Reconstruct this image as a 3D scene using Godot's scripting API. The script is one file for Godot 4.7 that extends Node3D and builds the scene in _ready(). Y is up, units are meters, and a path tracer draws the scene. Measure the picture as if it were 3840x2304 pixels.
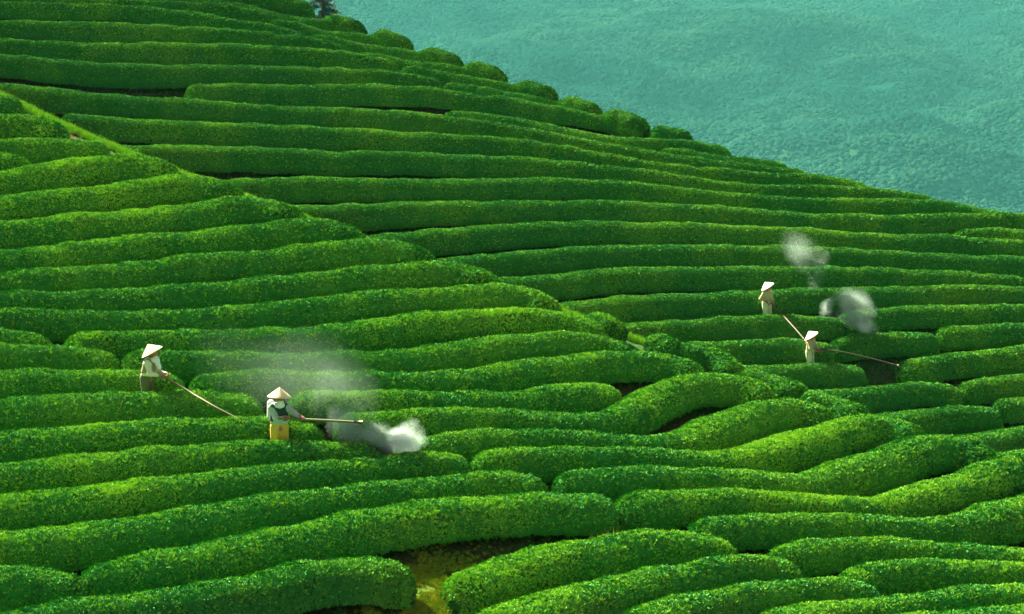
extends Node3D
# A tea plantation: a near spur and a far slope planted with clipped hedges, four workers dusting them, a hazy mountainside beyond.

const NEAR_POLY := [-8.7032, 4.7912, 1.3066, 0.5139, -1.6917, -0.1712, -0.0248, -0.0277, 0.1413, 0.0316]
const FAR_POLY := [-7.4999, 10.7080, -0.8146, -0.2459, -1.0733, -1.5976, -0.4361, -0.2159, -0.0771, -0.1248]
const POWERS := [[0, 0], [0, 1], [0, 2], [0, 3], [1, 0], [1, 1], [1, 2], [2, 0], [2, 1], [3, 0]]
var near_crest := PackedVector2Array([Vector2(-19.55, -71.49), Vector2(-18.19, -70.65), Vector2(-16.83, -69.80), Vector2(-15.48, -68.94), Vector2(-14.13, -68.09), Vector2(-12.77, -67.24), Vector2(-11.39, -66.44), Vector2(-9.98, -65.69), Vector2(-8.55, -64.97), Vector2(-7.11, -64.26), Vector2(-5.69, -63.54), Vector2(-4.26, -62.81), Vector2(-2.84, -62.07), Vector2(-1.43, -61.32), Vector2(-0.04, -60.53), Vector2(1.33, -59.70), Vector2(2.68, -58.84), Vector2(4.03, -57.98), Vector2(5.38, -57.13), Vector2(6.75, -56.30), Vector2(8.13, -55.49), Vector2(9.51, -54.67), Vector2(10.85, -53.81), Vector2(12.12, -52.83), Vector2(13.31, -51.76)])   # x, z of the spur's crest line
var far_crest := PackedVector2Array([Vector2(-18.15, -109.32), Vector2(-16.73, -108.60), Vector2(-15.31, -107.88), Vector2(-13.90, -107.13), Vector2(-12.51, -106.34), Vector2(-11.15, -105.52), Vector2(-9.79, -104.69), Vector2(-8.42, -103.87), Vector2(-7.03, -103.09), Vector2(-5.62, -102.34), Vector2(-4.20, -101.61), Vector2(-2.78, -100.90), Vector2(-1.36, -100.17), Vector2(0.05, -99.42), Vector2(1.43, -98.63), Vector2(2.78, -97.79), Vector2(4.14, -96.95), Vector2(5.55, -96.22), Vector2(7.05, -95.66), Vector2(8.58, -95.22), Vector2(10.11, -94.76), Vector2(11.62, -94.27), Vector2(13.14, -93.79), Vector2(14.67, -93.35), Vector2(16.22, -92.94), Vector2(17.77, -92.58), Vector2(19.33, -92.25), Vector2(20.89, -91.94), Vector2(22.45, -91.60), Vector2(24.00, -91.24)])    # x, z of the far slope's crest line
# each hedge: key, on the far slope?, height, length of the rounded ends, label, height added at the bulging right end, then x, z, half width along it
var hedge_rows := [
	["Fa", true, 0.88, 0.50, 0.50, "topmost tea hedge on the skyline, cut by the frame's top edge beside the dark tree", 0.00, [-13.99, -104.12, 0.75, -12.71, -103.85, 0.73, -11.40, -103.83, 0.75, -10.16, -104.22, 0.80, -8.91, -104.11, 0.81]],
	["Fb", true, 0.71, 0.50, 0.50, "tea hedge with the highest complete round end on the skyline, right below the dark tree", 0.16, [-16.46, -102.52, 0.55, -15.20, -102.60, 0.46, -13.93, -102.68, 0.37, -12.67, -102.70, 0.32, -11.41, -102.59, 0.35, -10.15, -102.48, 0.41, -8.91, -102.65, 0.51, -7.78, -103.21, 0.60, -6.64, -102.76, 0.62]],
	["R0", true, 0.68, 0.00, 0.55, "thin tea hedge cut by the frame's top edge, tapering out under the topmost skyline hedge", 0.00, [-23.39, -100.99, 0.60, -22.11, -101.09, 0.58, -20.83, -101.25, 0.57, -19.55, -101.42, 0.55, -18.27, -101.60, 0.52, -17.00, -101.78, 0.44, -15.73, -102.01, 0.36, -14.46, -102.26, 0.32, -13.19, -102.48, 0.32, -11.91, -102.42, 0.32, -10.70, -101.98, 0.32]],
	["Fc", true, 0.68, 0.50, 0.55, "tea hedge with the second highest round end on the skyline", 0.25, [-10.66, -101.63, 0.32, -9.34, -101.59, 0.35, -8.03, -101.47, 0.40, -6.87, -102.03, 0.55, -5.69, -102.22, 0.63, -4.47, -101.72, 0.61]],
	["R1", true, 0.65, 0.00, 0.50, "uppermost tea hedge seen whole at the photo's left edge, tapering out to the right", 0.00, [-23.23, -100.23, 0.46, -21.93, -100.45, 0.45, -20.63, -100.66, 0.43, -19.34, -100.88, 0.42, -18.05, -101.14, 0.41, -16.75, -101.34, 0.42, -15.44, -101.43, 0.43, -14.13, -101.41, 0.45, -12.82, -101.26, 0.43, -11.51, -101.14, 0.38, -10.21, -101.04, 0.33, -8.95, -100.65, 0.32]],
	["Fe", true, 0.70, 0.50, 0.52, "tea hedge with the third round end down the skyline", 0.20, [-8.85, -100.51, 0.32, -7.47, -100.58, 0.37, -6.08, -100.55, 0.42, -4.79, -101.01, 0.56, -3.52, -101.18, 0.61, -2.25, -100.61, 0.59]],
	["R2", true, 0.75, 0.00, 0.50, "second whole tea hedge down the left edge of the far slope", 0.00, [-22.85, -98.52, 0.64, -21.52, -98.73, 0.65, -20.19, -98.95, 0.67, -18.86, -99.17, 0.69, -17.53, -99.41, 0.71, -16.20, -99.59, 0.69, -14.86, -99.75, 0.63, -13.52, -99.91, 0.55, -12.18, -100.07, 0.47, -10.83, -100.13, 0.40, -9.48, -100.09, 0.35, -8.14, -100.01, 0.32, -6.85, -99.64, 0.32]],
	["Ff", true, 0.68, 0.50, 0.50, "tea hedge with the fourth round end down the skyline", 0.28, [-6.77, -99.45, 0.32, -5.42, -99.44, 0.36, -4.08, -99.51, 0.41, -2.83, -99.98, 0.48, -1.58, -100.14, 0.55, -0.36, -99.55, 0.61]],
	["R3", true, 0.75, 0.00, 0.50, "third whole tea hedge down the left edge of the far slope", 0.00, [-22.55, -97.14, 0.51, -21.27, -97.26, 0.54, -20.00, -97.40, 0.58, -18.73, -97.54, 0.63, -17.46, -97.70, 0.67, -16.19, -97.92, 0.69, -14.94, -98.16, 0.70, -13.69, -98.45, 0.69, -12.43, -98.66, 0.67, -11.15, -98.79, 0.63, -9.89, -98.98, 0.59, -8.62, -99.16, 0.51, -7.34, -99.12, 0.42, -6.07, -98.96, 0.35, -4.81, -98.73, 0.32]],
	["Fg", true, 0.69, 0.50, 0.50, "tea hedge with the fifth round end down the skyline", 0.24, [-4.76, -98.56, 0.33, -3.38, -98.55, 0.37, -2.01, -98.62, 0.39, -0.69, -98.98, 0.48, 0.61, -98.99, 0.53, 1.74, -98.21, 0.52]],
	["R4", true, 0.80, 0.00, 0.50, "fourth whole tea hedge down the far slope's left edge, with a tall shadowed front", 0.00, [-22.29, -95.97, 0.70, -20.99, -96.00, 0.69, -19.69, -96.00, 0.71, -18.39, -96.02, 0.75, -17.09, -96.08, 0.81, -15.79, -96.18, 0.82, -14.50, -96.34, 0.77, -13.22, -96.55, 0.71, -11.94, -96.79, 0.68, -10.65, -96.98, 0.67, -9.37, -97.17, 0.67, -8.08, -97.37, 0.63, -6.79, -97.53, 0.54, -5.50, -97.67, 0.43, -4.20, -97.66, 0.35, -2.94, -97.34, 0.32]],
	["Fh", true, 0.64, 0.50, 0.50, "tea hedge with the sixth round end down the skyline, just above the dark-fronted one", 0.30, [-2.91, -97.64, 0.33, -1.53, -97.63, 0.40, -0.15, -97.69, 0.42, 1.17, -98.06, 0.52, 2.48, -97.91, 0.57, 3.63, -97.15, 0.57]],
	["R5", true, 0.77, 0.50, 0.50, "tea hedge that starts with a blunt left end below the tall shadowed front", 0.00, [-13.39, -94.99, 0.51, -12.18, -95.30, 0.54, -10.94, -95.48, 0.58, -9.70, -95.64, 0.62, -8.47, -95.83, 0.64, -7.24, -96.08, 0.66, -6.02, -96.35, 0.67, -4.79, -96.55, 0.63, -3.54, -96.65, 0.57, -2.29, -96.60, 0.45, -1.07, -96.36, 0.38]],
	["Fi", true, 0.78, 0.50, 0.50, "tea hedge with the largest, tall and dark-fronted round end on the skyline", 0.30, [-1.44, -96.38, 0.39, -0.03, -96.54, 0.53, 1.40, -96.51, 0.65, 2.81, -96.70, 0.67, 4.18, -96.74, 0.77, 5.43, -96.06, 0.90]],
	["Fm", true, 0.83, 0.50, 0.50, "lone short round tea bush on the skyline, right of the largest round end", 0.20, [5.70, -95.41, 0.43, 6.11, -95.56, 0.47, 6.54, -95.57, 0.50, 6.96, -95.44, 0.54, 7.35, -95.24, 0.57]],
	["Fn", true, 0.72, 0.50, 0.50, "lowest and smallest tea bush tuft breaking the skyline", 0.00, [7.50, -94.70, 0.47, 7.93, -94.92, 0.54, 8.40, -94.99, 0.60, 8.88, -94.92, 0.67]],
	["R6", true, 0.76, 0.00, 0.50, "uppermost of the tea hedges that emerge from behind the near spur's grassy crest", 0.00, [-21.08, -93.99, 0.92, -19.75, -93.97, 0.89, -18.43, -93.93, 0.85, -17.11, -93.87, 0.82, -15.78, -93.84, 0.79, -14.46, -93.86, 0.69, -13.13, -93.90, 0.60, -11.81, -93.94, 0.58, -10.49, -93.97, 0.61, -9.16, -94.01, 0.63, -7.84, -94.11, 0.67, -6.52, -94.23, 0.72, -5.20, -94.34, 0.77, -3.88, -94.40, 0.64, -2.56, -94.35, 0.48, -1.24, -94.19, 0.34, 0.06, -94.00, 0.33, 1.37, -93.79, 0.32, 2.67, -93.54, 0.32, 3.96, -93.23, 0.32, 5.26, -93.01, 0.32, 6.58, -92.83, 0.32, 7.90, -92.72, 0.32, 9.22, -92.70, 0.32, 10.54, -92.81, 0.32, 11.86, -92.81, 0.32]],
	["Fj", true, 0.70, 0.50, 0.50, "pale-topped tea hedge starting under the large dark-fronted skyline end", 0.00, [-2.85, -94.81, 0.41, -1.53, -95.01, 0.41, -0.20, -94.84, 0.45, 1.12, -94.61, 0.52, 2.43, -94.31, 0.57, 3.75, -94.09, 0.57, 5.09, -94.15, 0.47, 6.40, -94.44, 0.40, 7.69, -94.83, 0.53, 9.01, -94.91, 0.71]],
	["Fk", true, 0.64, 0.50, 0.50, "thin short tea hedge squeezed in below the lowest skyline tuft", 0.00, [5.92, -93.73, 0.32, 7.25, -93.64, 0.35, 8.58, -93.52, 0.39, 9.89, -93.74, 0.52, 11.18, -94.09, 0.65]],
	["R7", true, 0.75, 0.50, 0.50, "second tea hedge down that emerges from behind the near spur's grassy crest", 0.00, [-17.96, -92.19, 0.83, -16.66, -92.20, 0.80, -15.37, -92.20, 0.75, -14.07, -92.22, 0.71, -12.78, -92.27, 0.68, -11.49, -92.35, 0.66, -10.20, -92.46, 0.66, -8.91, -92.58, 0.66, -7.61, -92.65, 0.66, -6.32, -92.70, 0.66, -5.02, -92.73, 0.64, -3.73, -92.77, 0.62, -2.44, -92.87, 0.59, -1.14, -92.92, 0.53, 0.15, -92.94, 0.47, 1.44, -92.82, 0.41, 2.71, -92.59, 0.36, 3.99, -92.35, 0.33, 5.26, -92.14, 0.32, 6.55, -92.00, 0.32, 7.84, -91.98, 0.32, 9.14, -92.02, 0.32, 10.43, -92.14, 0.32, 11.71, -92.32, 0.41, 13.00, -92.41, 0.50, 14.29, -92.35, 0.59]],
	["R8", true, 0.76, 0.50, 0.50, "third tea hedge down that emerges from behind the near spur's grassy crest", 0.00, [-15.92, -90.16, 0.91, -14.62, -90.33, 0.89, -13.31, -90.50, 0.86, -12.00, -90.62, 0.83, -10.69, -90.71, 0.81, -9.37, -90.76, 0.79, -8.06, -90.82, 0.77, -6.75, -90.90, 0.75, -5.44, -91.09, 0.73, -4.14, -91.24, 0.71, -2.82, -91.30, 0.69, -1.51, -91.36, 0.66, -0.20, -91.47, 0.61, 1.12, -91.53, 0.54, 2.43, -91.49, 0.46, 3.74, -91.40, 0.39, 5.05, -91.29, 0.34, 6.36, -91.13, 0.32, 7.67, -90.99, 0.32, 8.98, -90.94, 0.33, 10.29, -91.00, 0.34, 11.59, -91.23, 0.34, 12.88, -91.48, 0.34, 14.18, -91.71, 0.40, 15.48, -91.88, 0.49, 16.79, -91.93, 0.57]],
	["R9", true, 0.73, 0.50, 0.50, "fourth tea hedge down that emerges from behind the grassy crest, forming the low right skyline", 0.00, [-11.70, -88.20, 0.94, -10.43, -88.54, 0.89, -9.14, -88.79, 0.84, -7.83, -88.92, 0.80, -6.52, -89.04, 0.78, -5.21, -89.19, 0.76, -3.91, -89.32, 0.74, -2.59, -89.43, 0.71, -1.29, -89.58, 0.70, 0.00, -89.84, 0.67, 1.30, -90.05, 0.64, 2.61, -90.19, 0.58, 3.92, -90.23, 0.53, 5.23, -90.22, 0.47, 6.55, -90.15, 0.42, 7.86, -90.11, 0.39, 9.18, -90.11, 0.38, 10.49, -90.12, 0.39, 11.80, -90.24, 0.41, 13.09, -90.49, 0.43, 14.37, -90.79, 0.42, 15.65, -91.12, 0.38, 16.93, -91.40, 0.47, 18.23, -91.30, 0.52, 19.54, -91.23, 0.55]],
	["R10", true, 0.76, 0.50, 0.00, "fifth tea hedge down behind the grassy crest, meeting the right frame edge under the skyline", 0.00, [-9.22, -86.82, 0.90, -7.92, -86.94, 0.89, -6.64, -87.11, 0.86, -5.36, -87.35, 0.81, -4.08, -87.60, 0.76, -2.80, -87.80, 0.71, -1.51, -87.93, 0.67, -0.22, -88.06, 0.65, 1.06, -88.28, 0.64, 2.35, -88.47, 0.63, 3.64, -88.60, 0.61, 4.93, -88.72, 0.58, 6.23, -88.80, 0.54, 7.53, -88.84, 0.50, 8.83, -88.84, 0.48, 10.13, -88.83, 0.46, 11.42, -88.89, 0.48, 12.71, -89.06, 0.51, 13.99, -89.28, 0.56, 15.26, -89.55, 0.56, 16.52, -89.86, 0.50, 17.77, -90.25, 0.41, 19.00, -90.65, 0.43, 20.18, -91.19, 0.57, 21.42, -91.42, 0.70, 22.69, -91.12, 0.64]],
	["Ro", true, 0.69, 0.50, 0.00, "short tea hedge wedged in at the right frame edge, second below the skyline there", 0.00, [17.03, -88.74, 0.33, 18.37, -89.27, 0.37, 19.79, -89.52, 0.46, 21.19, -89.91, 0.50, 22.53, -90.44, 0.49]],
	["R11", true, 0.74, 0.50, 0.00, "sixth tea hedge down that emerges from behind the near spur's grassy crest", 0.00, [-5.60, -85.16, 0.92, -4.36, -85.49, 0.87, -3.13, -85.82, 0.80, -1.90, -86.12, 0.75, -0.66, -86.42, 0.71, 0.58, -86.70, 0.68, 1.84, -86.91, 0.66, 3.10, -87.08, 0.64, 4.37, -87.21, 0.62, 5.64, -87.34, 0.60, 6.90, -87.45, 0.58, 8.18, -87.52, 0.54, 9.45, -87.63, 0.51, 10.72, -87.70, 0.48, 11.99, -87.69, 0.49, 13.26, -87.70, 0.51, 14.53, -87.86, 0.55, 15.78, -88.07, 0.53, 17.04, -88.24, 0.48, 18.32, -88.29, 0.41, 19.59, -88.37, 0.42, 20.85, -88.52, 0.44, 22.11, -88.70, 0.47]],
	["R12", true, 0.76, 0.50, 0.00, "seventh tea hedge down behind the grassy crest, crossed by the faint upper mist plume", 0.00, [-3.00, -83.92, 0.83, -1.72, -84.23, 0.77, -0.43, -84.55, 0.71, 0.86, -84.86, 0.70, 2.15, -85.16, 0.68, 3.45, -85.41, 0.64, 4.76, -85.61, 0.62, 6.08, -85.74, 0.61, 7.39, -85.90, 0.60, 8.71, -86.08, 0.58, 10.02, -86.24, 0.56, 11.34, -86.37, 0.53, 12.66, -86.45, 0.50, 13.99, -86.51, 0.49, 15.31, -86.58, 0.51, 16.63, -86.67, 0.54, 17.94, -86.86, 0.57, 19.25, -87.09, 0.62, 20.55, -87.33, 0.67, 21.85, -87.59, 0.69]],
	["R13", true, 0.75, 0.50, 0.00, "eighth tea hedge down behind the grassy crest, just above the upper right worker's hat", 0.00, [-0.88, -82.84, 0.78, 0.41, -83.12, 0.73, 1.69, -83.42, 0.68, 2.96, -83.76, 0.66, 4.24, -84.04, 0.65, 5.54, -84.23, 0.64, 6.85, -84.38, 0.62, 8.16, -84.53, 0.60, 9.46, -84.68, 0.59, 10.77, -84.85, 0.58, 12.07, -85.02, 0.54, 13.38, -85.18, 0.51, 14.69, -85.27, 0.47, 16.00, -85.33, 0.43, 17.31, -85.42, 0.42, 18.62, -85.36, 0.42, 19.88, -84.98, 0.38, 21.13, -84.57, 0.35]],
	["R14", true, 0.76, 0.50, 0.00, "tea hedge passing right behind the upper right worker's chest", 0.00, [1.14, -81.40, 0.72, 2.36, -81.79, 0.68, 3.59, -82.13, 0.67, 4.84, -82.36, 0.67, 6.10, -82.56, 0.66, 7.36, -82.79, 0.64, 8.62, -83.01, 0.63, 9.88, -83.21, 0.62, 11.14, -83.40, 0.59, 12.40, -83.63, 0.54, 13.65, -83.86, 0.49, 14.91, -84.08, 0.44, 16.16, -84.31, 0.41, 17.43, -84.48, 0.37, 18.70, -84.64, 0.37, 19.96, -84.80, 0.42, 21.23, -84.97, 0.49]],
	["R15", true, 0.76, 0.50, 0.50, "tea hedge hiding the upper right worker's legs, ending left of the mist", 0.00, [2.72, -80.40, 0.74, 4.01, -80.61, 0.67, 5.30, -80.81, 0.59, 6.58, -81.05, 0.58, 7.86, -81.32, 0.59, 9.15, -81.52, 0.60, 10.45, -81.64, 0.52, 11.75, -81.54, 0.42]],
	["Rp", true, 0.70, 0.50, 0.00, "tea hedge running from the right-hand mist cloud to the frame edge", 0.00, [11.66, -81.93, 0.42, 12.93, -82.40, 0.51, 14.25, -82.73, 0.53, 15.59, -82.97, 0.50, 16.93, -83.19, 0.47, 18.28, -83.39, 0.44, 19.62, -83.61, 0.38, 20.96, -83.84, 0.34]],
	["R16", true, 0.74, 0.50, 0.50, "tea hedge passing behind the lower right worker's chest", 0.00, [4.96, -79.43, 0.67, 6.21, -79.63, 0.59, 7.48, -79.79, 0.54, 8.73, -79.98, 0.56, 10.00, -80.13, 0.52, 11.25, -79.96, 0.43]],
	["Rq", true, 0.72, 0.50, 0.50, "tea hedge with the right-hand mist cloud settling on its top", 0.00, [11.14, -80.23, 0.44, 12.39, -80.71, 0.56, 13.71, -80.99, 0.57, 15.05, -81.02, 0.46]],
	["Rr", true, 0.71, 0.50, 0.00, "tea hedge at the right frame edge, in line with the one under the mist", 0.00, [15.06, -81.37, 0.44, 16.48, -81.71, 0.54, 17.90, -82.06, 0.54, 19.31, -82.43, 0.51, 20.71, -82.81, 0.51]],
	["R17", true, 0.75, 0.50, 0.50, "short round-ended tea hedge hiding the lower right worker's legs", 0.00, [6.85, -78.49, 0.71, 8.19, -78.45, 0.65, 9.52, -78.61, 0.58, 10.85, -78.73, 0.55, 12.18, -78.59, 0.55]],
	["Rs", true, 0.76, 0.50, 0.00, "tea hedge that the lower right worker's long lance points to", 0.00, [13.41, -79.02, 0.59, 14.50, -79.53, 0.59, 15.66, -79.87, 0.60, 16.82, -80.18, 0.61, 17.99, -80.49, 0.62, 19.15, -80.80, 0.63, 20.31, -81.12, 0.65]],
	["R18", true, 0.73, 0.50, 0.50, "tea hedge right below the lower right worker's short hedge, with a round right end", 0.00, [9.33, -77.13, 0.75, 10.55, -77.22, 0.67, 11.76, -77.41, 0.57, 12.93, -77.75, 0.52, 14.13, -78.01, 0.48, 15.33, -77.86, 0.42]],
	["Rt", true, 0.74, 0.50, 0.00, "tea hedge at the right frame edge, level with the round-ended one below the lance gap", 0.00, [15.27, -78.11, 0.42, 16.43, -78.44, 0.49, 17.58, -78.75, 0.55, 18.74, -79.06, 0.57, 19.90, -79.37, 0.59]],
	["R19", true, 0.75, 0.50, 0.50, "tea hedge just above the third S-shaped hedge's tip, right of the crest", 0.00, [11.59, -75.81, 0.77, 12.79, -76.12, 0.72, 13.99, -76.44, 0.63, 15.20, -76.70, 0.51, 16.44, -76.68, 0.40]],
	["Ru", true, 0.72, 0.50, 0.00, "short tea hedge stub at the right frame edge, second above the S-shaped hedges", 0.00, [16.25, -77.17, 0.41, 17.35, -77.44, 0.50, 18.45, -77.66, 0.60, 19.55, -77.89, 0.64]],
	["R20", true, 0.85, 0.50, 0.00, "short tea hedge at the right frame edge, behind the fourth S-shaped hedge's round tip", 0.00, [13.96, -74.65, 0.84, 15.23, -75.02, 0.81, 16.51, -75.39, 0.80, 17.80, -75.70, 0.81, 19.10, -75.99, 0.85]],
	["N0", false, 0.82, 0.00, 0.50, "topmost dark tea bush of the near spur, in the left corner below the crest", 0.00, [-15.35, -66.15, 0.68, -14.92, -66.30, 0.68, -14.49, -66.44, 0.67, -14.06, -66.58, 0.66]],
	["N1", false, 0.74, 0.00, 0.50, "round-ended tea bush on the left edge, second from the top of the near spur", 0.00, [-15.05, -64.80, 0.44, -14.30, -65.48, 0.52, -13.37, -65.58, 0.50, -12.72, -64.83, 0.46]],
	["N2", false, 0.67, 0.00, 0.50, "straight short tea hedge on the left edge, third from the top of the near spur", 0.00, [-14.83, -63.79, 0.34, -13.96, -64.09, 0.35, -13.09, -64.38, 0.43, -12.21, -64.64, 0.51, -11.31, -64.82, 0.59]],
	["N2b", false, 0.63, 0.00, 0.50, "small rounded tea hedge stub on the left edge, fourth from the near spur's top", 0.00, [-14.69, -63.15, 0.38, -14.30, -63.22, 0.38, -13.90, -63.25, 0.37, -13.51, -63.21, 0.36, -13.13, -63.10, 0.35]],
	["N3", false, 0.73, 0.00, 0.50, "near spur hedge with a stepped top, right below the small rounded stub", 0.00, [-14.32, -61.52, 0.61, -13.49, -62.01, 0.56, -12.72, -62.61, 0.55, -12.00, -63.26, 0.55, -11.16, -63.74, 0.62, -10.22, -63.91, 0.62, -9.33, -63.55, 0.61]],
	["N4", false, 0.76, 0.00, 0.50, "tea hedge of the near spur, second below the small stub at its upper left", 0.00, [-13.94, -59.81, 0.63, -13.16, -60.34, 0.63, -12.36, -60.84, 0.65, -11.53, -61.30, 0.67, -10.73, -61.81, 0.66, -9.99, -62.39, 0.63, -9.23, -62.95, 0.64, -8.32, -63.04, 0.61, -7.53, -62.53, 0.63]],
	["N5", false, 0.78, 0.00, 0.50, "tea hedge of the near spur, third below the small stub at its upper left", 0.00, [-13.60, -58.29, 0.63, -12.83, -58.78, 0.63, -12.06, -59.25, 0.63, -11.26, -59.69, 0.64, -10.46, -60.12, 0.64, -9.65, -60.55, 0.65, -8.87, -61.00, 0.62, -8.12, -61.53, 0.60, -7.36, -62.02, 0.61, -6.48, -62.06, 0.59, -5.76, -61.52, 0.62]],
	["N6", false, 0.76, 0.00, 0.50, "tea hedge of the near spur, fourth below the small stub at its upper left", 0.00, [-13.22, -56.68, 0.59, -12.44, -57.09, 0.59, -11.67, -57.50, 0.60, -10.93, -57.96, 0.61, -10.19, -58.43, 0.61, -9.45, -58.89, 0.61, -8.69, -59.32, 0.61, -7.91, -59.73, 0.61, -7.16, -60.16, 0.58, -6.43, -60.65, 0.56, -5.69, -61.12, 0.59, -4.85, -61.31, 0.58, -4.11, -60.89, 0.62]],
	["N7", false, 0.76, 0.00, 0.50, "tea hedge of the near spur, fifth below the small stub at its upper left", 0.00, [-12.90, -55.27, 0.43, -12.17, -55.73, 0.46, -11.42, -56.17, 0.49, -10.63, -56.55, 0.53, -9.84, -56.91, 0.56, -9.09, -57.34, 0.58, -8.36, -57.81, 0.59, -7.60, -58.23, 0.60, -6.82, -58.62, 0.61, -6.06, -59.04, 0.61, -5.30, -59.48, 0.57, -4.55, -59.91, 0.57, -3.79, -60.33, 0.60, -2.95, -60.46, 0.61, -2.29, -59.94, 0.67]],
	["N8", false, 0.75, 0.00, 0.50, "tea hedge of the near spur, sixth below the small stub, two above the left gap", 0.00, [-12.71, -54.42, 0.36, -11.85, -54.68, 0.39, -10.98, -54.93, 0.44, -10.12, -55.23, 0.48, -9.29, -55.59, 0.52, -8.48, -55.98, 0.55, -7.67, -56.40, 0.58, -6.88, -56.83, 0.59, -6.09, -57.28, 0.59, -5.30, -57.71, 0.59, -4.50, -58.13, 0.58, -3.69, -58.54, 0.54, -2.90, -58.98, 0.55, -2.11, -59.42, 0.59, -1.25, -59.52, 0.60, -0.64, -58.88, 0.67]],
	["N9", false, 0.72, 0.00, 0.50, "tea hedge just above the gap between two facing hedge ends at the left", 0.00, [-12.47, -53.35, 0.33, -11.63, -53.59, 0.36, -10.78, -53.83, 0.39, -9.93, -54.07, 0.42, -9.08, -54.32, 0.45, -8.25, -54.62, 0.47, -7.44, -54.95, 0.50, -6.63, -55.30, 0.53, -5.84, -55.70, 0.55, -5.09, -56.16, 0.56, -4.34, -56.63, 0.55, -3.59, -57.09, 0.54, -2.81, -57.49, 0.53, -1.99, -57.83, 0.48, -1.18, -58.17, 0.52, -0.37, -58.52, 0.54, 0.47, -58.47, 0.48, 1.00, -57.79, 0.48]],
	["N10a", false, 0.62, 0.00, 0.50, "upper short tea hedge stub at the left edge, pointing at the facing hedge end", 0.00, [-12.35, -52.77, 0.32, -11.89, -52.79, 0.32, -11.43, -52.77, 0.32, -10.98, -52.67, 0.32, -10.55, -52.51, 0.32]],
	["N10", false, 0.71, 0.50, 0.50, "long tea hedge starting at the gap above the left worker's hat", 0.00, [-10.24, -52.51, 0.35, -9.44, -52.97, 0.37, -8.59, -53.30, 0.41, -7.72, -53.60, 0.44, -6.85, -53.89, 0.47, -5.97, -54.18, 0.51, -5.11, -54.49, 0.55, -4.27, -54.87, 0.59, -3.53, -55.40, 0.62, -2.79, -55.95, 0.62, -1.98, -56.39, 0.60, -1.14, -56.75, 0.56, -0.27, -57.04, 0.49, 0.63, -57.21, 0.43, 1.54, -57.17, 0.36, 2.28, -56.64, 0.33]],
	["N11a", false, 0.65, 0.00, 0.50, "tea hedge at the left edge ending just left of the white-scarfed worker's hat", 0.00, [-12.10, -51.69, 0.50, -11.31, -51.84, 0.45, -10.52, -51.99, 0.41, -9.72, -52.04, 0.38, -8.92, -51.95, 0.37]],
	["N11", false, 0.69, 0.50, 0.50, "long tea hedge starting right beside the white-scarfed left worker's hat", 0.00, [-8.85, -51.93, 0.41, -7.99, -52.27, 0.42, -7.08, -52.46, 0.44, -6.19, -52.69, 0.45, -5.30, -52.96, 0.46, -4.42, -53.23, 0.48, -3.54, -53.54, 0.53, -2.69, -53.89, 0.58, -1.90, -54.38, 0.61, -1.15, -54.93, 0.61, -0.36, -55.40, 0.57, 0.48, -55.80, 0.50, 1.34, -56.15, 0.43, 2.25, -56.18, 0.36, 3.07, -55.76, 0.33]],
	["N12a", false, 0.70, 0.00, 0.50, "tea hedge passing behind the white-scarfed left worker's waist", 0.00, [-11.72, -49.98, 0.68, -10.85, -50.30, 0.63, -9.98, -50.58, 0.56, -9.10, -50.85, 0.50, -8.20, -51.04, 0.43, -7.29, -51.00, 0.37]],
	["N12", false, 0.69, 0.50, 0.50, "long tea hedge starting right of the left worker's hands, ending near the crest hollow", 0.00, [-7.18, -51.14, 0.43, -6.35, -51.54, 0.43, -5.47, -51.83, 0.42, -4.58, -52.07, 0.41, -3.69, -52.33, 0.41, -2.80, -52.58, 0.43, -1.91, -52.82, 0.47, -1.06, -53.17, 0.52, -0.30, -53.70, 0.55, 0.46, -54.23, 0.57, 1.26, -54.70, 0.55, 2.08, -55.12, 0.53, 2.94, -55.47, 0.49, 3.84, -55.45, 0.42, 4.54, -54.87, 0.38]],
	["N13a", false, 0.73, 0.00, 0.50, "tea hedge in front of the left worker's legs, crossed by his hose", 0.00, [-11.30, -48.12, 0.69, -10.57, -48.64, 0.67, -9.79, -49.08, 0.64, -8.95, -49.41, 0.60, -8.11, -49.71, 0.55, -7.25, -49.99, 0.52, -6.38, -50.19, 0.50, -5.48, -50.20, 0.50]],
	["N13", false, 0.69, 0.50, 0.50, "tea hedge ending in a lone rounded hump above the S-shaped hedges", 0.00, [-4.99, -50.70, 0.49, -4.14, -50.99, 0.46, -3.28, -51.26, 0.42, -2.42, -51.51, 0.39, -1.56, -51.73, 0.40, -0.68, -51.93, 0.43, 0.15, -52.26, 0.49, 0.90, -52.74, 0.52, 1.68, -53.17, 0.54, 2.56, -53.25, 0.52]],
	["N14a", false, 0.74, 0.00, 0.50, "tea hedge passing behind the yellow-trousered worker's legs", 0.00, [-10.96, -46.60, 0.61, -10.11, -46.99, 0.61, -9.27, -47.39, 0.60, -8.45, -47.84, 0.58, -7.60, -48.23, 0.56, -6.74, -48.58, 0.51, -5.86, -48.91, 0.46, -4.95, -49.12, 0.40, -4.03, -49.04, 0.36]],
	["N14", false, 0.70, 0.50, 0.50, "uppermost S-shaped tea hedge, swinging up to a broad round tip at the crest", 0.00, [-3.80, -49.71, 0.52, -2.99, -50.17, 0.48, -2.13, -50.52, 0.43, -1.25, -50.81, 0.38, -0.34, -51.04, 0.36, 0.58, -51.16, 0.39, 1.50, -51.30, 0.44, 2.28, -51.79, 0.47, 2.83, -52.54, 0.55, 3.33, -53.33, 0.56, 3.94, -54.03, 0.53, 4.70, -54.56, 0.54, 5.57, -54.50, 0.43, 6.01, -53.70, 0.40]],
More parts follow.
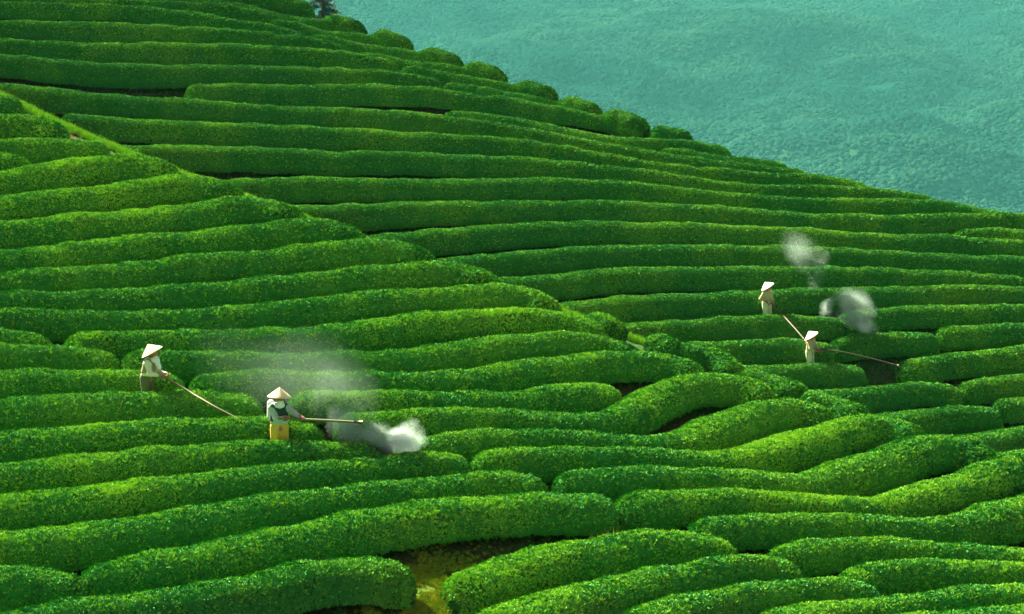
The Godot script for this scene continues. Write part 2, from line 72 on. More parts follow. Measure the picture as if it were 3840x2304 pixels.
	["N15a", false, 0.72, 0.00, 0.50, "tea hedge in front of the yellow-trousered worker, ending at the dense mist", 0.00, [-10.60, -45.01, 0.59, -9.86, -45.47, 0.58, -9.11, -45.93, 0.56, -8.35, -46.37, 0.54, -7.58, -46.78, 0.52, -6.80, -47.18, 0.51, -6.01, -47.55, 0.48, -5.20, -47.88, 0.43, -4.36, -48.13, 0.39, -3.49, -48.20, 0.36, -2.63, -48.03, 0.33]],
	["N15", false, 0.66, 0.50, 0.50, "second S-shaped tea hedge down, starting right of the dense white mist puff", 0.00, [-2.35, -48.68, 0.42, -1.70, -49.32, 0.41, -0.90, -49.75, 0.39, -0.05, -50.07, 0.36, 0.82, -50.34, 0.34, 1.72, -50.44, 0.34, 2.63, -50.48, 0.39, 3.48, -50.79, 0.47, 4.12, -51.43, 0.57, 4.70, -52.14, 0.63, 5.32, -52.80, 0.58, 5.99, -53.41, 0.53, 6.81, -53.75, 0.43, 7.39, -53.12, 0.38]],
	["N16a", false, 0.72, 0.00, 0.50, "tea hedge under the dense white mist puff, second in front of the yellow-trousered worker", 0.00, [-10.28, -43.60, 0.59, -9.48, -43.97, 0.60, -8.70, -44.39, 0.60, -7.97, -44.88, 0.60, -7.23, -45.36, 0.58, -6.45, -45.78, 0.55, -5.67, -46.19, 0.51, -4.89, -46.61, 0.47, -4.11, -47.01, 0.41, -3.31, -47.39, 0.37, -2.53, -47.80, 0.35, -1.75, -48.21, 0.33, -0.88, -48.34, 0.33]],
	["N16", false, 0.69, 0.50, 0.50, "third S-shaped tea hedge down, its left end touching the hedge under the mist", 0.00, [-0.81, -48.50, 0.43, -0.02, -48.95, 0.42, 0.84, -49.27, 0.40, 1.71, -49.55, 0.37, 2.59, -49.80, 0.34, 3.50, -49.89, 0.36, 4.40, -49.99, 0.43, 5.17, -50.46, 0.52, 5.84, -51.09, 0.60, 6.53, -51.69, 0.59, 7.21, -52.31, 0.54, 7.89, -52.92, 0.52, 8.72, -53.23, 0.51, 9.50, -52.80, 0.55]],
	["N17a", false, 0.72, 0.00, 0.50, "third tea hedge in front of the yellow-trousered worker, ending at a dark gap", 0.00, [-9.94, -42.08, 0.64, -9.13, -42.40, 0.65, -8.35, -42.77, 0.66, -7.60, -43.22, 0.66, -6.88, -43.70, 0.64, -6.17, -44.21, 0.61, -5.48, -44.72, 0.58, -4.76, -45.22, 0.54, -4.03, -45.68, 0.50, -3.27, -46.11, 0.47, -2.50, -46.51, 0.44, -1.73, -46.90, 0.42, -0.94, -47.27, 0.41, -0.11, -47.51, 0.39, 0.76, -47.45, 0.36]],
	["N17", false, 0.72, 0.50, 0.50, "fourth S-shaped tea hedge down, swinging up to a round tip at the right", 0.00, [0.94, -47.90, 0.47, 1.76, -48.29, 0.46, 2.60, -48.63, 0.43, 3.47, -48.89, 0.40, 4.37, -49.04, 0.39, 5.28, -49.09, 0.42, 6.16, -49.26, 0.50, 6.89, -49.79, 0.59, 7.56, -50.41, 0.65, 8.24, -51.01, 0.65, 8.87, -51.66, 0.63, 9.55, -52.26, 0.64, 10.38, -52.33, 0.56, 10.76, -51.52, 0.53]],
	["N18a", false, 0.72, 0.00, 0.50, "short tea hedge end at the lower left edge, above the bottom-left hedge", 0.00, [-9.59, -40.53, 0.65, -9.20, -40.66, 0.60, -8.79, -40.76, 0.56, -8.38, -40.78, 0.52, -7.97, -40.71, 0.48, -7.58, -40.58, 0.43]],
	["N18", false, 0.76, 0.50, 0.50, "broad tea hedge with bare dark stems showing below its right half", 0.00, [-7.75, -40.98, 0.51, -7.03, -41.52, 0.56, -6.31, -42.06, 0.61, -5.60, -42.62, 0.62, -4.90, -43.18, 0.63, -4.20, -43.75, 0.63, -3.51, -44.32, 0.64, -2.79, -44.87, 0.65, -2.05, -45.37, 0.66, -1.27, -45.82, 0.66, -0.45, -46.21, 0.63, 0.39, -46.52, 0.62, 1.26, -46.76, 0.60, 2.14, -46.92, 0.59]],
	["N18b", false, 0.73, 0.50, 0.00, "fifth S-shaped tea hedge down, starting beside the dark stems and rising to the frame edge", 0.00, [2.20, -46.95, 0.56, 2.99, -47.40, 0.51, 3.82, -47.77, 0.44, 4.70, -48.01, 0.39, 5.60, -48.16, 0.35, 6.51, -48.22, 0.37, 7.41, -48.34, 0.43, 8.22, -48.76, 0.50, 8.91, -49.35, 0.57, 9.58, -49.96, 0.59, 10.25, -50.58, 0.55, 10.90, -51.23, 0.59, 11.53, -51.89, 0.65, 12.28, -52.35, 0.74, 13.05, -51.90, 0.84]],
	["N19", false, 0.76, 0.00, 0.50, "bottom-left tea hedge ending round beside the worn yellow ground", 0.00, [-9.09, -38.65, 0.60, -8.31, -39.15, 0.60, -7.50, -39.62, 0.60, -6.69, -40.08, 0.60, -5.89, -40.56, 0.60, -5.11, -41.08, 0.60, -4.38, -41.65, 0.60, -3.64, -42.23, 0.60, -2.79, -42.57, 0.60, -1.89, -42.40, 0.60]],
	["N19b", false, 0.72, 0.50, 0.50, "broad tea hedge right of the worn yellow ground, pale twigs at its left end", 0.00, [-1.05, -42.26, 0.50, -0.51, -42.92, 0.53, 0.08, -43.53, 0.57, 0.72, -44.07, 0.58, 1.40, -44.58, 0.58, 2.11, -45.05, 0.54, 2.86, -45.42, 0.48, 3.69, -45.58, 0.42, 4.50, -45.36, 0.36]],
	["N19c", false, 0.67, 0.50, 0.00, "sixth S-shaped tea hedge down, starting behind the broad hedge's round right end", 0.00, [3.67, -46.22, 0.39, 4.45, -46.71, 0.40, 5.30, -47.07, 0.40, 6.18, -47.35, 0.37, 7.09, -47.53, 0.35, 8.01, -47.60, 0.37, 8.91, -47.80, 0.45, 9.69, -48.29, 0.56, 10.41, -48.87, 0.67, 11.17, -49.40, 0.76, 11.94, -49.91, 0.81, 12.71, -50.42, 0.84]],
	["N20", false, 0.73, 0.50, 0.50, "tea hedge cut by the bottom edge, right below the one with pale twigs", 0.00, [-0.34, -40.85, 0.78, 0.31, -41.51, 0.72, 0.99, -42.15, 0.65, 1.68, -42.76, 0.57, 2.41, -43.34, 0.52, 3.18, -43.86, 0.46, 3.96, -44.35, 0.41, 4.81, -44.72, 0.36, 5.73, -44.70, 0.32]],
	["N20b", false, 0.66, 0.50, 0.00, "tea hedge starting above the second bottom-edge hedge's right end, running to the frame edge", 0.00, [5.21, -45.45, 0.42, 5.95, -45.94, 0.42, 6.74, -46.32, 0.41, 7.59, -46.55, 0.38, 8.47, -46.63, 0.35, 9.36, -46.65, 0.37, 10.23, -46.76, 0.43, 11.09, -46.98, 0.51, 11.94, -47.23, 0.58]],
	["N21", false, 0.67, 0.50, 0.50, "tea hedge cut by the bottom edge near the middle right, with a pointed right end", 0.00, [2.19, -41.57, 0.69, 2.78, -42.17, 0.61, 3.42, -42.72, 0.53, 4.10, -43.20, 0.44, 4.83, -43.62, 0.37, 5.57, -44.01, 0.34, 6.37, -44.25, 0.33, 7.19, -44.15, 0.32]],
	["N21b", false, 0.64, 0.50, 0.00, "tea hedge at the right frame edge, third from the bottom right corner", 0.00, [6.56, -44.65, 0.37, 7.27, -45.22, 0.39, 8.10, -45.61, 0.39, 8.99, -45.84, 0.37, 9.89, -46.00, 0.34, 10.80, -46.13, 0.32, 11.70, -46.26, 0.32]],
	["N22", false, 0.65, 0.50, 0.00, "tea hedge at the right frame edge, second from the bottom right corner", 0.00, [4.74, -42.30, 0.64, 5.52, -42.80, 0.54, 6.36, -43.22, 0.46, 7.22, -43.59, 0.41, 8.05, -44.03, 0.42, 8.87, -44.49, 0.45, 9.73, -44.85, 0.44, 10.61, -45.15, 0.43, 11.50, -45.44, 0.41]],
	["N23", false, 0.79, 0.50, 0.00, "tea hedge just showing in the bottom right corner", 0.00, [7.06, -42.34, 0.69, 7.86, -42.71, 0.70, 8.67, -43.05, 0.71, 9.49, -43.36, 0.73, 10.32, -43.66, 0.74, 11.14, -43.96, 0.74]],
	["Ca", false, 0.55, 0.35, 0.35, "uppermost small dark tea bush set lengthwise on the near spur's crest", 0.00, [2.00, -58.31, 0.40, 2.37, -57.89, 0.38, 2.67, -57.42, 0.36]],
	["Cb", false, 0.55, 0.35, 0.35, "second small dark tea bush down along the near spur's crest", 0.00, [3.48, -57.39, 0.39, 3.81, -57.00, 0.37, 4.09, -56.57, 0.35]],
	["Cc", false, 0.55, 0.35, 0.35, "third tea bush down along the crest, above the uppermost S-shaped hedge", 0.00, [4.11, -56.82, 0.42, 4.52, -56.79, 0.42, 4.89, -56.64, 0.40, 5.16, -56.34, 0.39, 5.34, -55.98, 0.38, 5.48, -55.60, 0.36]],
	["Cd", false, 0.55, 0.35, 0.35, "fourth tea bush down along the crest, touching the uppermost S-shaped hedge's tip", 0.00, [5.55, -55.77, 0.42, 5.97, -55.66, 0.42, 6.36, -55.46, 0.42, 6.66, -55.15, 0.42, 6.90, -54.78, 0.42]],
	["Ce", false, 0.55, 0.35, 0.35, "lowest tea bush along the crest, above the third S-shaped hedge", 0.00, [6.90, -54.76, 0.36, 7.32, -54.66, 0.38, 7.71, -54.46, 0.39, 8.02, -54.15, 0.41, 8.27, -53.79, 0.42]],]

var rng := RandomNumberGenerator.new()
var lump := FastNoiseLite.new()
var patchy := FastNoiseLite.new()
var names := {}
var mats := {}

# ---------------------------------------------------------------- small helpers
func lin(r: float, g: float, b: float) -> Color:
	return Color(r, g, b).linear_to_srgb()

func numbered(called: String) -> String:
	var n: int = names.get(called, -1) + 1
	names[called] = n
	return called if n == 0 else "%s_%03d" % [called, n]

func tag(o: Node, label: String, category: String, group := "", kind := "") -> void:
	if label: o.set_meta("label", label)
	if category: o.set_meta("category", category)
	if group: o.set_meta("group", group)
	if kind: o.set_meta("kind", kind)

func thing(called: String, label: String, category: String, at := Vector3.ZERO, turn := 0.0, group := "") -> Node3D:
	var o := Node3D.new()
	o.name = numbered(called)
	add_child(o)
	o.position = at
	o.rotation.y = turn
	tag(o, label, category, group)
	return o

func part(called: String, mesh: Mesh, mat: Material, parent: Node, kind := "") -> MeshInstance3D:
	var o := MeshInstance3D.new()
	o.name = called
	o.mesh = mesh
	o.material_override = mat
	parent.add_child(o, true)
	if kind: o.set_meta("kind", kind)
	return o

func flat_mat(called: String, c: Color, rough := 0.8) -> StandardMaterial3D:
	var m := StandardMaterial3D.new()
	m.resource_name = called
	m.albedo_color = c
	m.roughness = rough
	return m

func noise_texture(seed_: int, freq: float, colors: Array, offsets: Array, size := 512, octaves := 5) -> NoiseTexture2D:
	var n := FastNoiseLite.new()
	n.seed = seed_
	n.frequency = freq
	n.fractal_octaves = octaves
	var g := Gradient.new()
	g.offsets = PackedFloat32Array(offsets)
	g.colors = PackedColorArray(colors)
	var t := NoiseTexture2D.new()
	t.width = size
	t.height = size
	t.seamless = true
	t.noise = n
	t.color_ramp = g
	return t

func cloth_mat(called: String, c: Color, seed_: int) -> StandardMaterial3D:
	var m := flat_mat(called, Color.WHITE, 0.9)
	m.albedo_texture = noise_texture(seed_, 0.03, [c.darkened(0.22), c, c.lightened(0.12)], [0.25, 0.5, 0.8], 256)
	m.uv1_triplanar = true
	m.uv1_scale = Vector3(7, 7, 7)
	return m

# ---------------------------------------------------------------- the ground
func poly(c: Array, x: float, z: float) -> float:
	var s := 0.0
	for k in 10:
		s += c[k] * pow(x, POWERS[k][0]) * pow(z, POWERS[k][1])
	return s

func slope_base(far: bool, x: float, z: float) -> float:
	var c: Array = FAR_POLY if far else NEAR_POLY
	var a := 20.0 if far else 15.0
	var b := 85.0 if far else 50.0
	var d := 22.0 if far else 20.0
	var xc := clampf(x, -27.0 if far else -17.0, 27.0 if far else 17.0)
	var dc := clampf(-z, 64.0 if far else 36.0, 118.0 if far else 82.0)
	var h := poly(c, xc / a, (dc - b) / d)
	if xc != x:
		h += (poly(c, (xc + 0.05) / a, (dc - b) / d) - poly(c, (xc - 0.05) / a, (dc - b) / d)) / 0.1 * (x - xc)
	if dc != -z:
		h += (poly(c, xc / a, (dc + 0.05 - b) / d) - poly(c, xc / a, (dc - 0.05 - b) / d)) / 0.1 * (-z - dc)
	return h

func past(line: PackedVector2Array, x: float, z: float) -> float:
	# signed distance past a crest line, positive on its far side
	var best := 1e9
	var out := 0.0
	for k in line.size() - 1:
		var a := line[k]
		var d := line[k + 1] - a
		var l := d.length()
		d /= l
		var t := clampf((x - a.x) * d.x + (z - a.y) * d.y, 0.0, l)
		var qx := x - a.x - d.x * t
		var qz := z - a.y - d.y * t
		var dist := qx * qx + qz * qz
		if dist < best - 1e-9:
			best = dist
			out = sqrt(dist) * (1.0 if qx * d.y - qz * d.x > 0.0 else -1.0)
	return out

func slope_height(far: bool, x: float, z: float) -> float:
	var k := 1.05 if far else 0.9
	var w := 0.7 if far else 0.45
	var q := past(far_crest if far else near_crest, x, z) / w
	return slope_base(far, x, z) - k * w * (q if q > 20.0 else log(1.0 + exp(q)))

func ground_height(x: float, z: float) -> float:
	var h := maxf(slope_height(false, x, z), slope_height(true, x, z))
	var away := maxf(maxf(absf(x) - 60.0, -z - 150.0), z + 5.0)
	h = maxf(h, -260.0)
	if away > 0.0:
		h = lerpf(h, -260.0, smoothstep(0.0, 420.0, away))
	return h

func grid_lines(lo: float, hi: float, step: float, reach_lo: float, reach_hi: float) -> PackedFloat32Array:
	var a: Array[float] = []
	var v := lo
	while v < hi:
		a.append(v)
		v += step
	var s := step
	v = hi
	while v < reach_hi:
		a.append(v)
		s *= 1.35
		v += s
	a.append(reach_hi)
	s = step * 1.35
	v = lo - s
	while v > reach_lo:
		a.append(v)
		s *= 1.35
		v -= s
	a.append(reach_lo)
	a.sort()
	return PackedFloat32Array(a)

func sheet(xs: PackedFloat32Array, zs: PackedFloat32Array, height: Callable, color: Callable) -> ArrayMesh:
	var v := PackedVector3Array()
	var cols := PackedColorArray()
	var idx := PackedInt32Array()
	for z in zs:
		for x in xs:
			v.append(Vector3(x, height.call(x, z), z))
			cols.append(color.call(x, z))
	var w := xs.size()
	for j in zs.size() - 1:
		for i in w - 1:
			var a := j * w + i
			idx.append_array([a, a + 1, a + w, a + 1, a + w + 1, a + w])
	var arr := []
	arr.resize(Mesh.ARRAY_MAX)
	arr[Mesh.ARRAY_VERTEX] = v
	arr[Mesh.ARRAY_COLOR] = cols
	arr[Mesh.ARRAY_INDEX] = idx
	var st := SurfaceTool.new()
	st.create_from_arrays(arr)
	st.generate_normals()
	return st.commit()

func earth_color(x: float, z: float) -> Color:
	# bare soil with moss; short dry grass on the worn turning place near the bottom of the frame and along the crest
	var n := patchy.get_noise_2d(x * 6.0, z * 6.0)
	var soil := Color(0.070, 0.052, 0.024).lerp(Color(0.035, 0.085, 0.016), clampf(n * 1.4 + 0.5, 0.0, 1.0))
	var worn := Vector2(x + 1.5, (z + 42.9) * 0.7).length()
	var w := smoothstep(1.35, 0.55, worn + n * 0.7)
	return soil.lerp(Color(0.16, 0.095, 0.014).lerp(Color(0.06, 0.14, 0.012), clampf(0.5 + patchy.get_noise_2d(x * 22.0, z * 22.0) * 1.6, 0.0, 1.0)), w)

func build_ground() -> void:
	var m := flat_mat("earth", Color.WHITE, 0.95)
	m.vertex_color_use_as_albedo = true
	m.albedo_texture = noise_texture(5, 0.02, [Color(0.5, 0.5, 0.5), Color(0.85, 0.85, 0.85), Color(1, 1, 1)], [0.2, 0.5, 0.8])
	m.uv1_triplanar = true
	m.uv1_world_triplanar = true
	m.metallic_specular = 0.1
	m.uv1_scale = Vector3(0.7, 0.7, 0.7)
	var xs := grid_lines(-28.0, 28.0, 0.5, -1500.0, 1500.0)
	var zs := grid_lines(-125.0, -34.0, 0.5, -3200.0, 300.0)
	var o := part("ground", sheet(xs, zs, ground_height, earth_color), m, self)
	o.set_meta("kind", "structure")

# ---------------------------------------------------------------- the mountainside beyond, and its wood
func mountain_height(x: float, z: float) -> float:
	var d := -z - 2400.0
	var h := -250.0 + d * 0.20 - x * 0.03
	h += lump.get_noise_2d(x * 0.015, z * 0.015) * 70.0 + lump.get_noise_2d(x * 0.06 + 40.0, z * 0.06) * 18.0
	return minf(h, 260.0 + lump.get_noise_2d(x * 0.03, 7.0) * 40.0)

func build_mountain() -> void:
	var m := flat_mat("forest_floor", Color.WHITE, 0.95)
	m.metallic_specular = 0.0
	m.vertex_color_use_as_albedo = true
	var xs := PackedFloat32Array()
	for i in 141: xs.append(-1300.0 + i * 26.0)
	var zs := PackedFloat32Array()
	for j in 91: zs.append(-5400.0 + j * 34.0)
	var col := func(x: float, z: float) -> Color:
		var n := patchy.get_noise_2d(x * 0.05, z * 0.05)
		return Color(0.005, 0.022, 0.017).lerp(Color(0.012, 0.030, 0.017), clampf(n * 1.3 + 0.45, 0.0, 1.0))
	var o := part("mountain", sheet(xs, zs, mountain_height, col), m, self)
	o.set_meta("kind", "structure")
	# the wood that covers it
	var crown := crown_mesh(11, 1.0)
	var data := PackedFloat32Array()
	var n := 0
	rng.seed = 77
	for k in 150000:
		var z := -2380.0 - 2500.0 * pow(rng.randf(), 0.8)
		var x := rng.randf_range(-0.14, 0.27) * -z
		var dense := patchy.get_noise_2d(x * 0.05 + 9.0, z * 0.05)
		if dense < -0.7: continue
		var s := rng.randf_range(2.2, 4.4)
		var b := Basis(Vector3.UP, rng.randf() * TAU).scaled(Vector3(s, s * rng.randf_range(0.6, 1.1), s))
		var t := rng.randf()
		var c := Color(0.004, 0.022, 0.018).lerp(Color(0.018, 0.044, 0.020), t * clampf(dense + 0.6, 0.0, 1.0))
		push(data, Transform3D(b, Vector3(x, mountain_height(x, z) + 0.5 * s, z)), c)
		n += 1
	var wm := flat_mat("far_crowns", Color.WHITE, 0.9)
	wm.vertex_color_use_as_albedo = true
	wm.metallic_specular = 0.0
	var w := scatter("forest", crown, wm, data, n, self)
	tag(w, "hazy wooded mountainside far behind the tea slopes", "forest", "", "stuff")

func crown_mesh(seed_: int, r: float) -> ArrayMesh:
	var st := SurfaceTool.new()
	st.begin(Mesh.PRIMITIVE_TRIANGLES)
	var sp := SphereMesh.new()
	sp.radius = r
	sp.height = r * 2.0
	sp.radial_segments = 10
	sp.rings = 6
	var a := sp.get_mesh_arrays()
	var v: PackedVector3Array = a[Mesh.ARRAY_VERTEX]
	var no := FastNoiseLite.new()
	no.seed = seed_
	no.frequency = 1.1
	for i in v.size():
		v[i] *= 1.0 + 0.42 * no.get_noise_3dv(v[i])
	a[Mesh.ARRAY_VERTEX] = v
	st.create_from_arrays(a)
	st.generate_normals()
	return st.commit()

func push(data: PackedFloat32Array, t: Transform3D, c: Color) -> void:
	var b := t.basis
	var o := t.origin
	data.append_array([b.x.x, b.y.x, b.z.x, o.x, b.x.y, b.y.y, b.z.y, o.y, b.x.z, b.y.z, b.z.z, o.z, c.r, c.g, c.b, 1.0])

func scatter(called: String, mesh: Mesh, mat: Material, data: PackedFloat32Array, n: int, parent: Node) -> MultiMeshInstance3D:
	var mm := MultiMesh.new()
	mm.transform_format = MultiMesh.TRANSFORM_3D
	mm.use_colors = true
	mm.mesh = mesh
	mm.instance_count = n
	mm.buffer = data
	var o := MultiMeshInstance3D.new()
	o.name = called
	o.multimesh = mm
	o.material_override = mat
	parent.add_child(o, true)
	o.set_meta("kind", "stuff")
	return o

# ---------------------------------------------------------------- the tea hedges
func leaf(st: SurfaceTool, root: Vector3, dir: Vector3, side: Vector3, length: float, width: float) -> void:
	# a folded pointed leaf: two halves that meet at the midrib
	var up := side.cross(dir).normalized()
	var tip := root + dir * length - up * length * 0.12
	var mid := root + dir * length * 0.45
	var l := mid + side * width * 0.5 + up * width * 0.22
	var r := mid - side * width * 0.5 + up * width * 0.22
	for t in [[root, l, tip], [root, tip, r]]:
		var n: Vector3 = (t[2] - t[0]).cross(t[1] - t[0]).normalized()
		for p in t:
			st.set_normal(n)
			st.add_vertex(p)

func tuft_mesh(seed_: int, count: int, length: float, width: float, lean_lo: float, lean_hi: float, rise: float) -> ArrayMesh:
	rng.seed = seed_
	var st := SurfaceTool.new()
	st.begin(Mesh.PRIMITIVE_TRIANGLES)
	for k in count:
		var a := TAU * (k + rng.randf() * 0.7) / count * 1.618
		var lean := deg_to_rad(rng.randf_range(lean_lo, lean_hi))
		var out := Vector3(cos(a), 0, sin(a))
		var dir := (out * sin(lean) + Vector3.UP * cos(lean)).normalized()
		var side := dir.cross(Vector3.UP.lerp(out, 0.2)).normalized()
		var root := out * rng.randf() * 0.028 + Vector3.UP * (rng.randf() - 0.6) * rise
		leaf(st, root, dir, side, length * rng.randf_range(0.75, 1.2), width * rng.randf_range(0.8, 1.15))
	return st.commit()

const PROFILE := [Vector2(0.34, 0.26), Vector2(0.70, 0.27), Vector2(0.92, 0.34), Vector2(1.0, 0.47), Vector2(0.98, 0.61), Vector2(0.90, 0.745), Vector2(0.765, 0.855), Vector2(0.57, 0.935), Vector2(0.30, 0.985), Vector2(0.0, 1.0)]

func build_hedges() -> void:
	var leaf_mat := flat_mat("tea_leaf", Color.WHITE, 0.8)
	leaf_mat.vertex_color_use_as_albedo = true
	leaf_mat.backlight = Color(0.38, 0.46, 0.10)
	leaf_mat.metallic_specular = 0.1
	var core := flat_mat("tea_foliage", Color.WHITE, 0.9)
	core.metallic_specular = 0.1
	core.albedo_texture = noise_texture(21, 0.05, [lin(0.008, 0.06, 0.008), lin(0.014, 0.10, 0.012), lin(0.03, 0.14, 0.014)], [0.25, 0.5, 0.75])
	core.uv1_triplanar = true
	core.uv1_world_triplanar = true
	core.uv1_scale = Vector3(1.3, 1.3, 1.3)
	var bark := flat_mat("tea_bark", lin(0.06, 0.05, 0.035), 0.9)
	var tufts := [tuft_mesh(1, 7, 0.060, 0.030, 48, 88, 0.015), tuft_mesh(2, 7, 0.056, 0.028, 42, 86, 0.015)]
	var shoots := tuft_mesh(3, 4, 0.058, 0.022, 5, 40, 0.015)
	for row in hedge_rows:
		build_hedge(row, leaf_mat, core, bark, tufts, shoots)

func build_hedge(row: Array, leaf_mat: Material, core: Material, bark: Material, tufts: Array, shoots: Mesh) -> void:
	var far: bool = row[1]
	var top: float = row[2]
	var k: Array = row[7]
	var bulge: float = row[6]
	var curve := Curve3D.new()      # x, z on the ground; y carries the half width
	curve.bake_interval = 0.05
	var n := k.size() / 3
	for i in n:
		var p := Vector3(k[i * 3], k[i * 3 + 2], k[i * 3 + 1])
		var tan_ := Vector3.ZERO
		if i > 0 and i < n - 1:
			tan_ = (Vector3(k[i * 3 + 3], k[i * 3 + 5], k[i * 3 + 4]) - Vector3(k[i * 3 - 3], k[i * 3 - 1], k[i * 3 - 2])) / 6.0
		curve.add_point(p, -tan_, tan_)
	var length := curve.get_baked_length()
	var mid := curve.sample_baked(length * 0.5)
	var at := Vector3(mid.x, slope_height(far, mid.x, mid.z), mid.z)
	var o := thing("tea_hedge", row[5], "hedge", at, 0.0, "tea hedges on the far slope" if far else "tea hedges on the near spur")
	rng.seed = hash(row[0])
	var shift := rng.randf() * 300.0
	var age := rng.randf_range(0.65, 1.35)      # how much of this bush row is young growth
	# rings
	var step := 0.14 if far else 0.10
	var rings := maxi(6, int(length / step))
	var c0: float = row[3]
	var c1: float = row[4]
	var wide := PROFILE.size() * 2 - 1
	var verts := PackedVector3Array()
	var outs := PackedVector3Array()
	var centers := PackedVector3Array()
	var along := PackedVector3Array()
	for i in rings + 1:
		var s := length * i / rings
		var p := curve.sample_baked(s, true)
		var q := curve.sample_baked(minf(s + 0.15, length), true) - curve.sample_baked(maxf(s - 0.15, 0.0), true)
		var dir := Vector3(q.x, 0, q.z).normalized()
		var across := Vector3(-dir.z, 0, dir.x)      # towards the camera for a row that runs to the right
		var e := 1.0
		if c0 > 0.0 and s < c0: e = minf(e, sqrt(maxf(0.0, 1.0 - pow(1.0 - s / c0, 2.2))))
		if c1 > 0.0 and length - s < c1: e = minf(e, sqrt(maxf(0.0, 1.0 - pow(1.0 - (length - s) / c1, 2.2))))
		var hw := p.y * (0.25 + 0.75 * e) * (1.0 + 0.10 * lump.get_noise_2d(s * 6.0 + shift, 3.0))
		var h := top * (0.42 + 0.58 * e) * (1.0 + 0.09 * lump.get_noise_2d(s * 5.0 + shift, 90.0) + 0.025 * lump.get_noise_2d(s * 30.0 + shift, 40.0))
		if bulge > 0.0:
			var be := smoothstep(2.05, 1.25, length - s)
			h *= 1.0 - 0.28 * (1.0 - be) * smoothstep(6.0, 3.0, length - s)
			h += bulge * be * e
			hw += 0.14 * be * e
		var g0 := slope_height(far, p.x, p.z)
		var gp := slope_height(far, p.x + across.x * hw, p.z + across.z * hw)
		var gm := slope_height(far, p.x - across.x * hw, p.z - across.z * hw)
		centers.append(Vector3(p.x, g0, p.z))
		along.append(dir)
		for j in wide:
			var jj := j if j < PROFILE.size() else wide - 1 - j
			var sgn := 1.0 if j < PROFILE.size() else -1.0
			var f: Vector2 = PROFILE[jj]
			var ground_ := lerpf(g0, gp if sgn > 0 else gm, f.x)
			var stay := smoothstep(0.2, 1.0, f.y)
			var w := Vector3(p.x, lerpf(ground_, g0, stay) + f.y * h, p.z) + across * (f.x * hw * sgn)
			var nn := (across * (f.x * sgn) + Vector3.UP * (f.y - 0.42) * 1.6).normalized()
			w += nn * (lump.get_noise_3d(w.x * 42.0, w.y * 42.0, w.z * 42.0) * 0.03 + lump.get_noise_3d(w.x * 14.0, w.y * 14.0, w.z * 14.0) * 0.025)
			verts.append(w - at)
			outs.append(nn)
	var idx := PackedInt32Array()
	for i in rings:
		for j in wide:
			var a := i * wide + j
			var b := i * wide + (j + 1) % wide
			idx.append_array([a, a + wide, b, b, a + wide, b + wide])
	for e in [0, rings]:
		var m := verts.size()
		var cc := Vector3.ZERO
		for j in wide: cc += verts[e * wide + j]
		verts.append(cc / wide)
		for j in wide:
			var a: int = e * wide + j
			var b: int = e * wide + (j + 1) % wide
			idx.append_array([m, a, b] if e == 0 else [m, b, a])
	var arr := []
	arr.resize(Mesh.ARRAY_MAX)
	arr[Mesh.ARRAY_VERTEX] = verts
	arr[Mesh.ARRAY_INDEX] = idx
	var st := SurfaceTool.new()
	st.create_from_arrays(arr)
	st.generate_normals()
	part("foliage", st.commit(), core, o)
	# leaves and upright young shoots over the whole clipped surface
	var density := 430.0 if far else 640.0
	var size := 1.25 if far else 1.18
	var data := [PackedFloat32Array(), PackedFloat32Array()]
	var young := PackedFloat32Array()
	var count := [0, 0]
	var ny := 0
	for i in rings:
		for j in wide - 1:
			var a := verts[i * wide + j]
			var b := verts[i * wide + j + 1]
			var c := verts[i * wide + wide + j]
			var d := verts[i * wide + wide + j + 1]
			var area := (b - a).cross(c - a).length() * 0.5 + (b - d).cross(c - d).length() * 0.5
			var nn := (outs[i * wide + j] + outs[i * wide + j + 1]).normalized()
			if i == 0 : nn = (nn - along[0] * 0.8).normalized()
			if i == rings - 1: nn = (nn + along[rings] * 0.8).normalized()
			var want := area * density
			var m := int(want) + (1 if rng.randf() < want - int(want) else 0)
			for q in m:
				var u := rng.randf()
				var v := rng.randf()
				var p := a.lerp(b, u).lerp(c.lerp(d, u), v) + nn * rng.randf_range(-0.012, 0.022)
				var wp := p + at
				var patch := patchy.get_noise_2d(wp.x * 3.0, wp.z * 3.0) * 0.6 + patchy.get_noise_3d(wp.x * 16.0, wp.y * 16.0, wp.z * 16.0) * 0.5
				var y_dir := (nn + Vector3(rng.randf() - 0.5, rng.randf() - 0.5, rng.randf() - 0.5) * 0.6).normalized()
				var x_dir := y_dir.cross(Vector3(rng.randf() - 0.5, rng.randf() - 0.5, rng.randf() - 0.5)).normalized()
				var sc := size * rng.randf_range(0.7, 1.25)
				var r := rng.randf()
				# a share of the leaves, the same on every side of the hedge, is this season's paler growth
				if rng.randf() < (0.30 if far else 0.50) * (0.8 + patch) * age:
					y_dir = (Vector3.UP * 1.2 + nn * 0.4 + Vector3(rng.randf() - 0.5, 0, rng.randf() - 0.5) * 0.7).normalized()
					x_dir = y_dir.cross(Vector3(rng.randf() - 0.5, 0, rng.randf() - 0.5)).normalized()
					push(young, Transform3D(Basis(x_dir, y_dir, x_dir.cross(y_dir)).scaled_local(Vector3.ONE * sc), p), YOUNG_A.lerp(YOUNG_B, r * 0.7 + 0.3 * clampf(patch + 0.5, 0.0, 1.0)))
					ny += 1
				else:
					var c_ := OLD_A.lerp(OLD_B, r).lerp(OLD_C, clampf(patch * 0.9 + 0.15, 0.0, 0.8))
					var w_ := q % 2
					push(data[w_], Transform3D(Basis(x_dir, y_dir, x_dir.cross(y_dir)).scaled_local(Vector3.ONE * sc), p), c_)
					count[w_] += 1
	for w_ in 2:
		scatter("leaves", tufts[w_], leaf_mat, data[w_], count[w_], o)
	scatter("young_shoots", shoots, leaf_mat, young, ny, o)
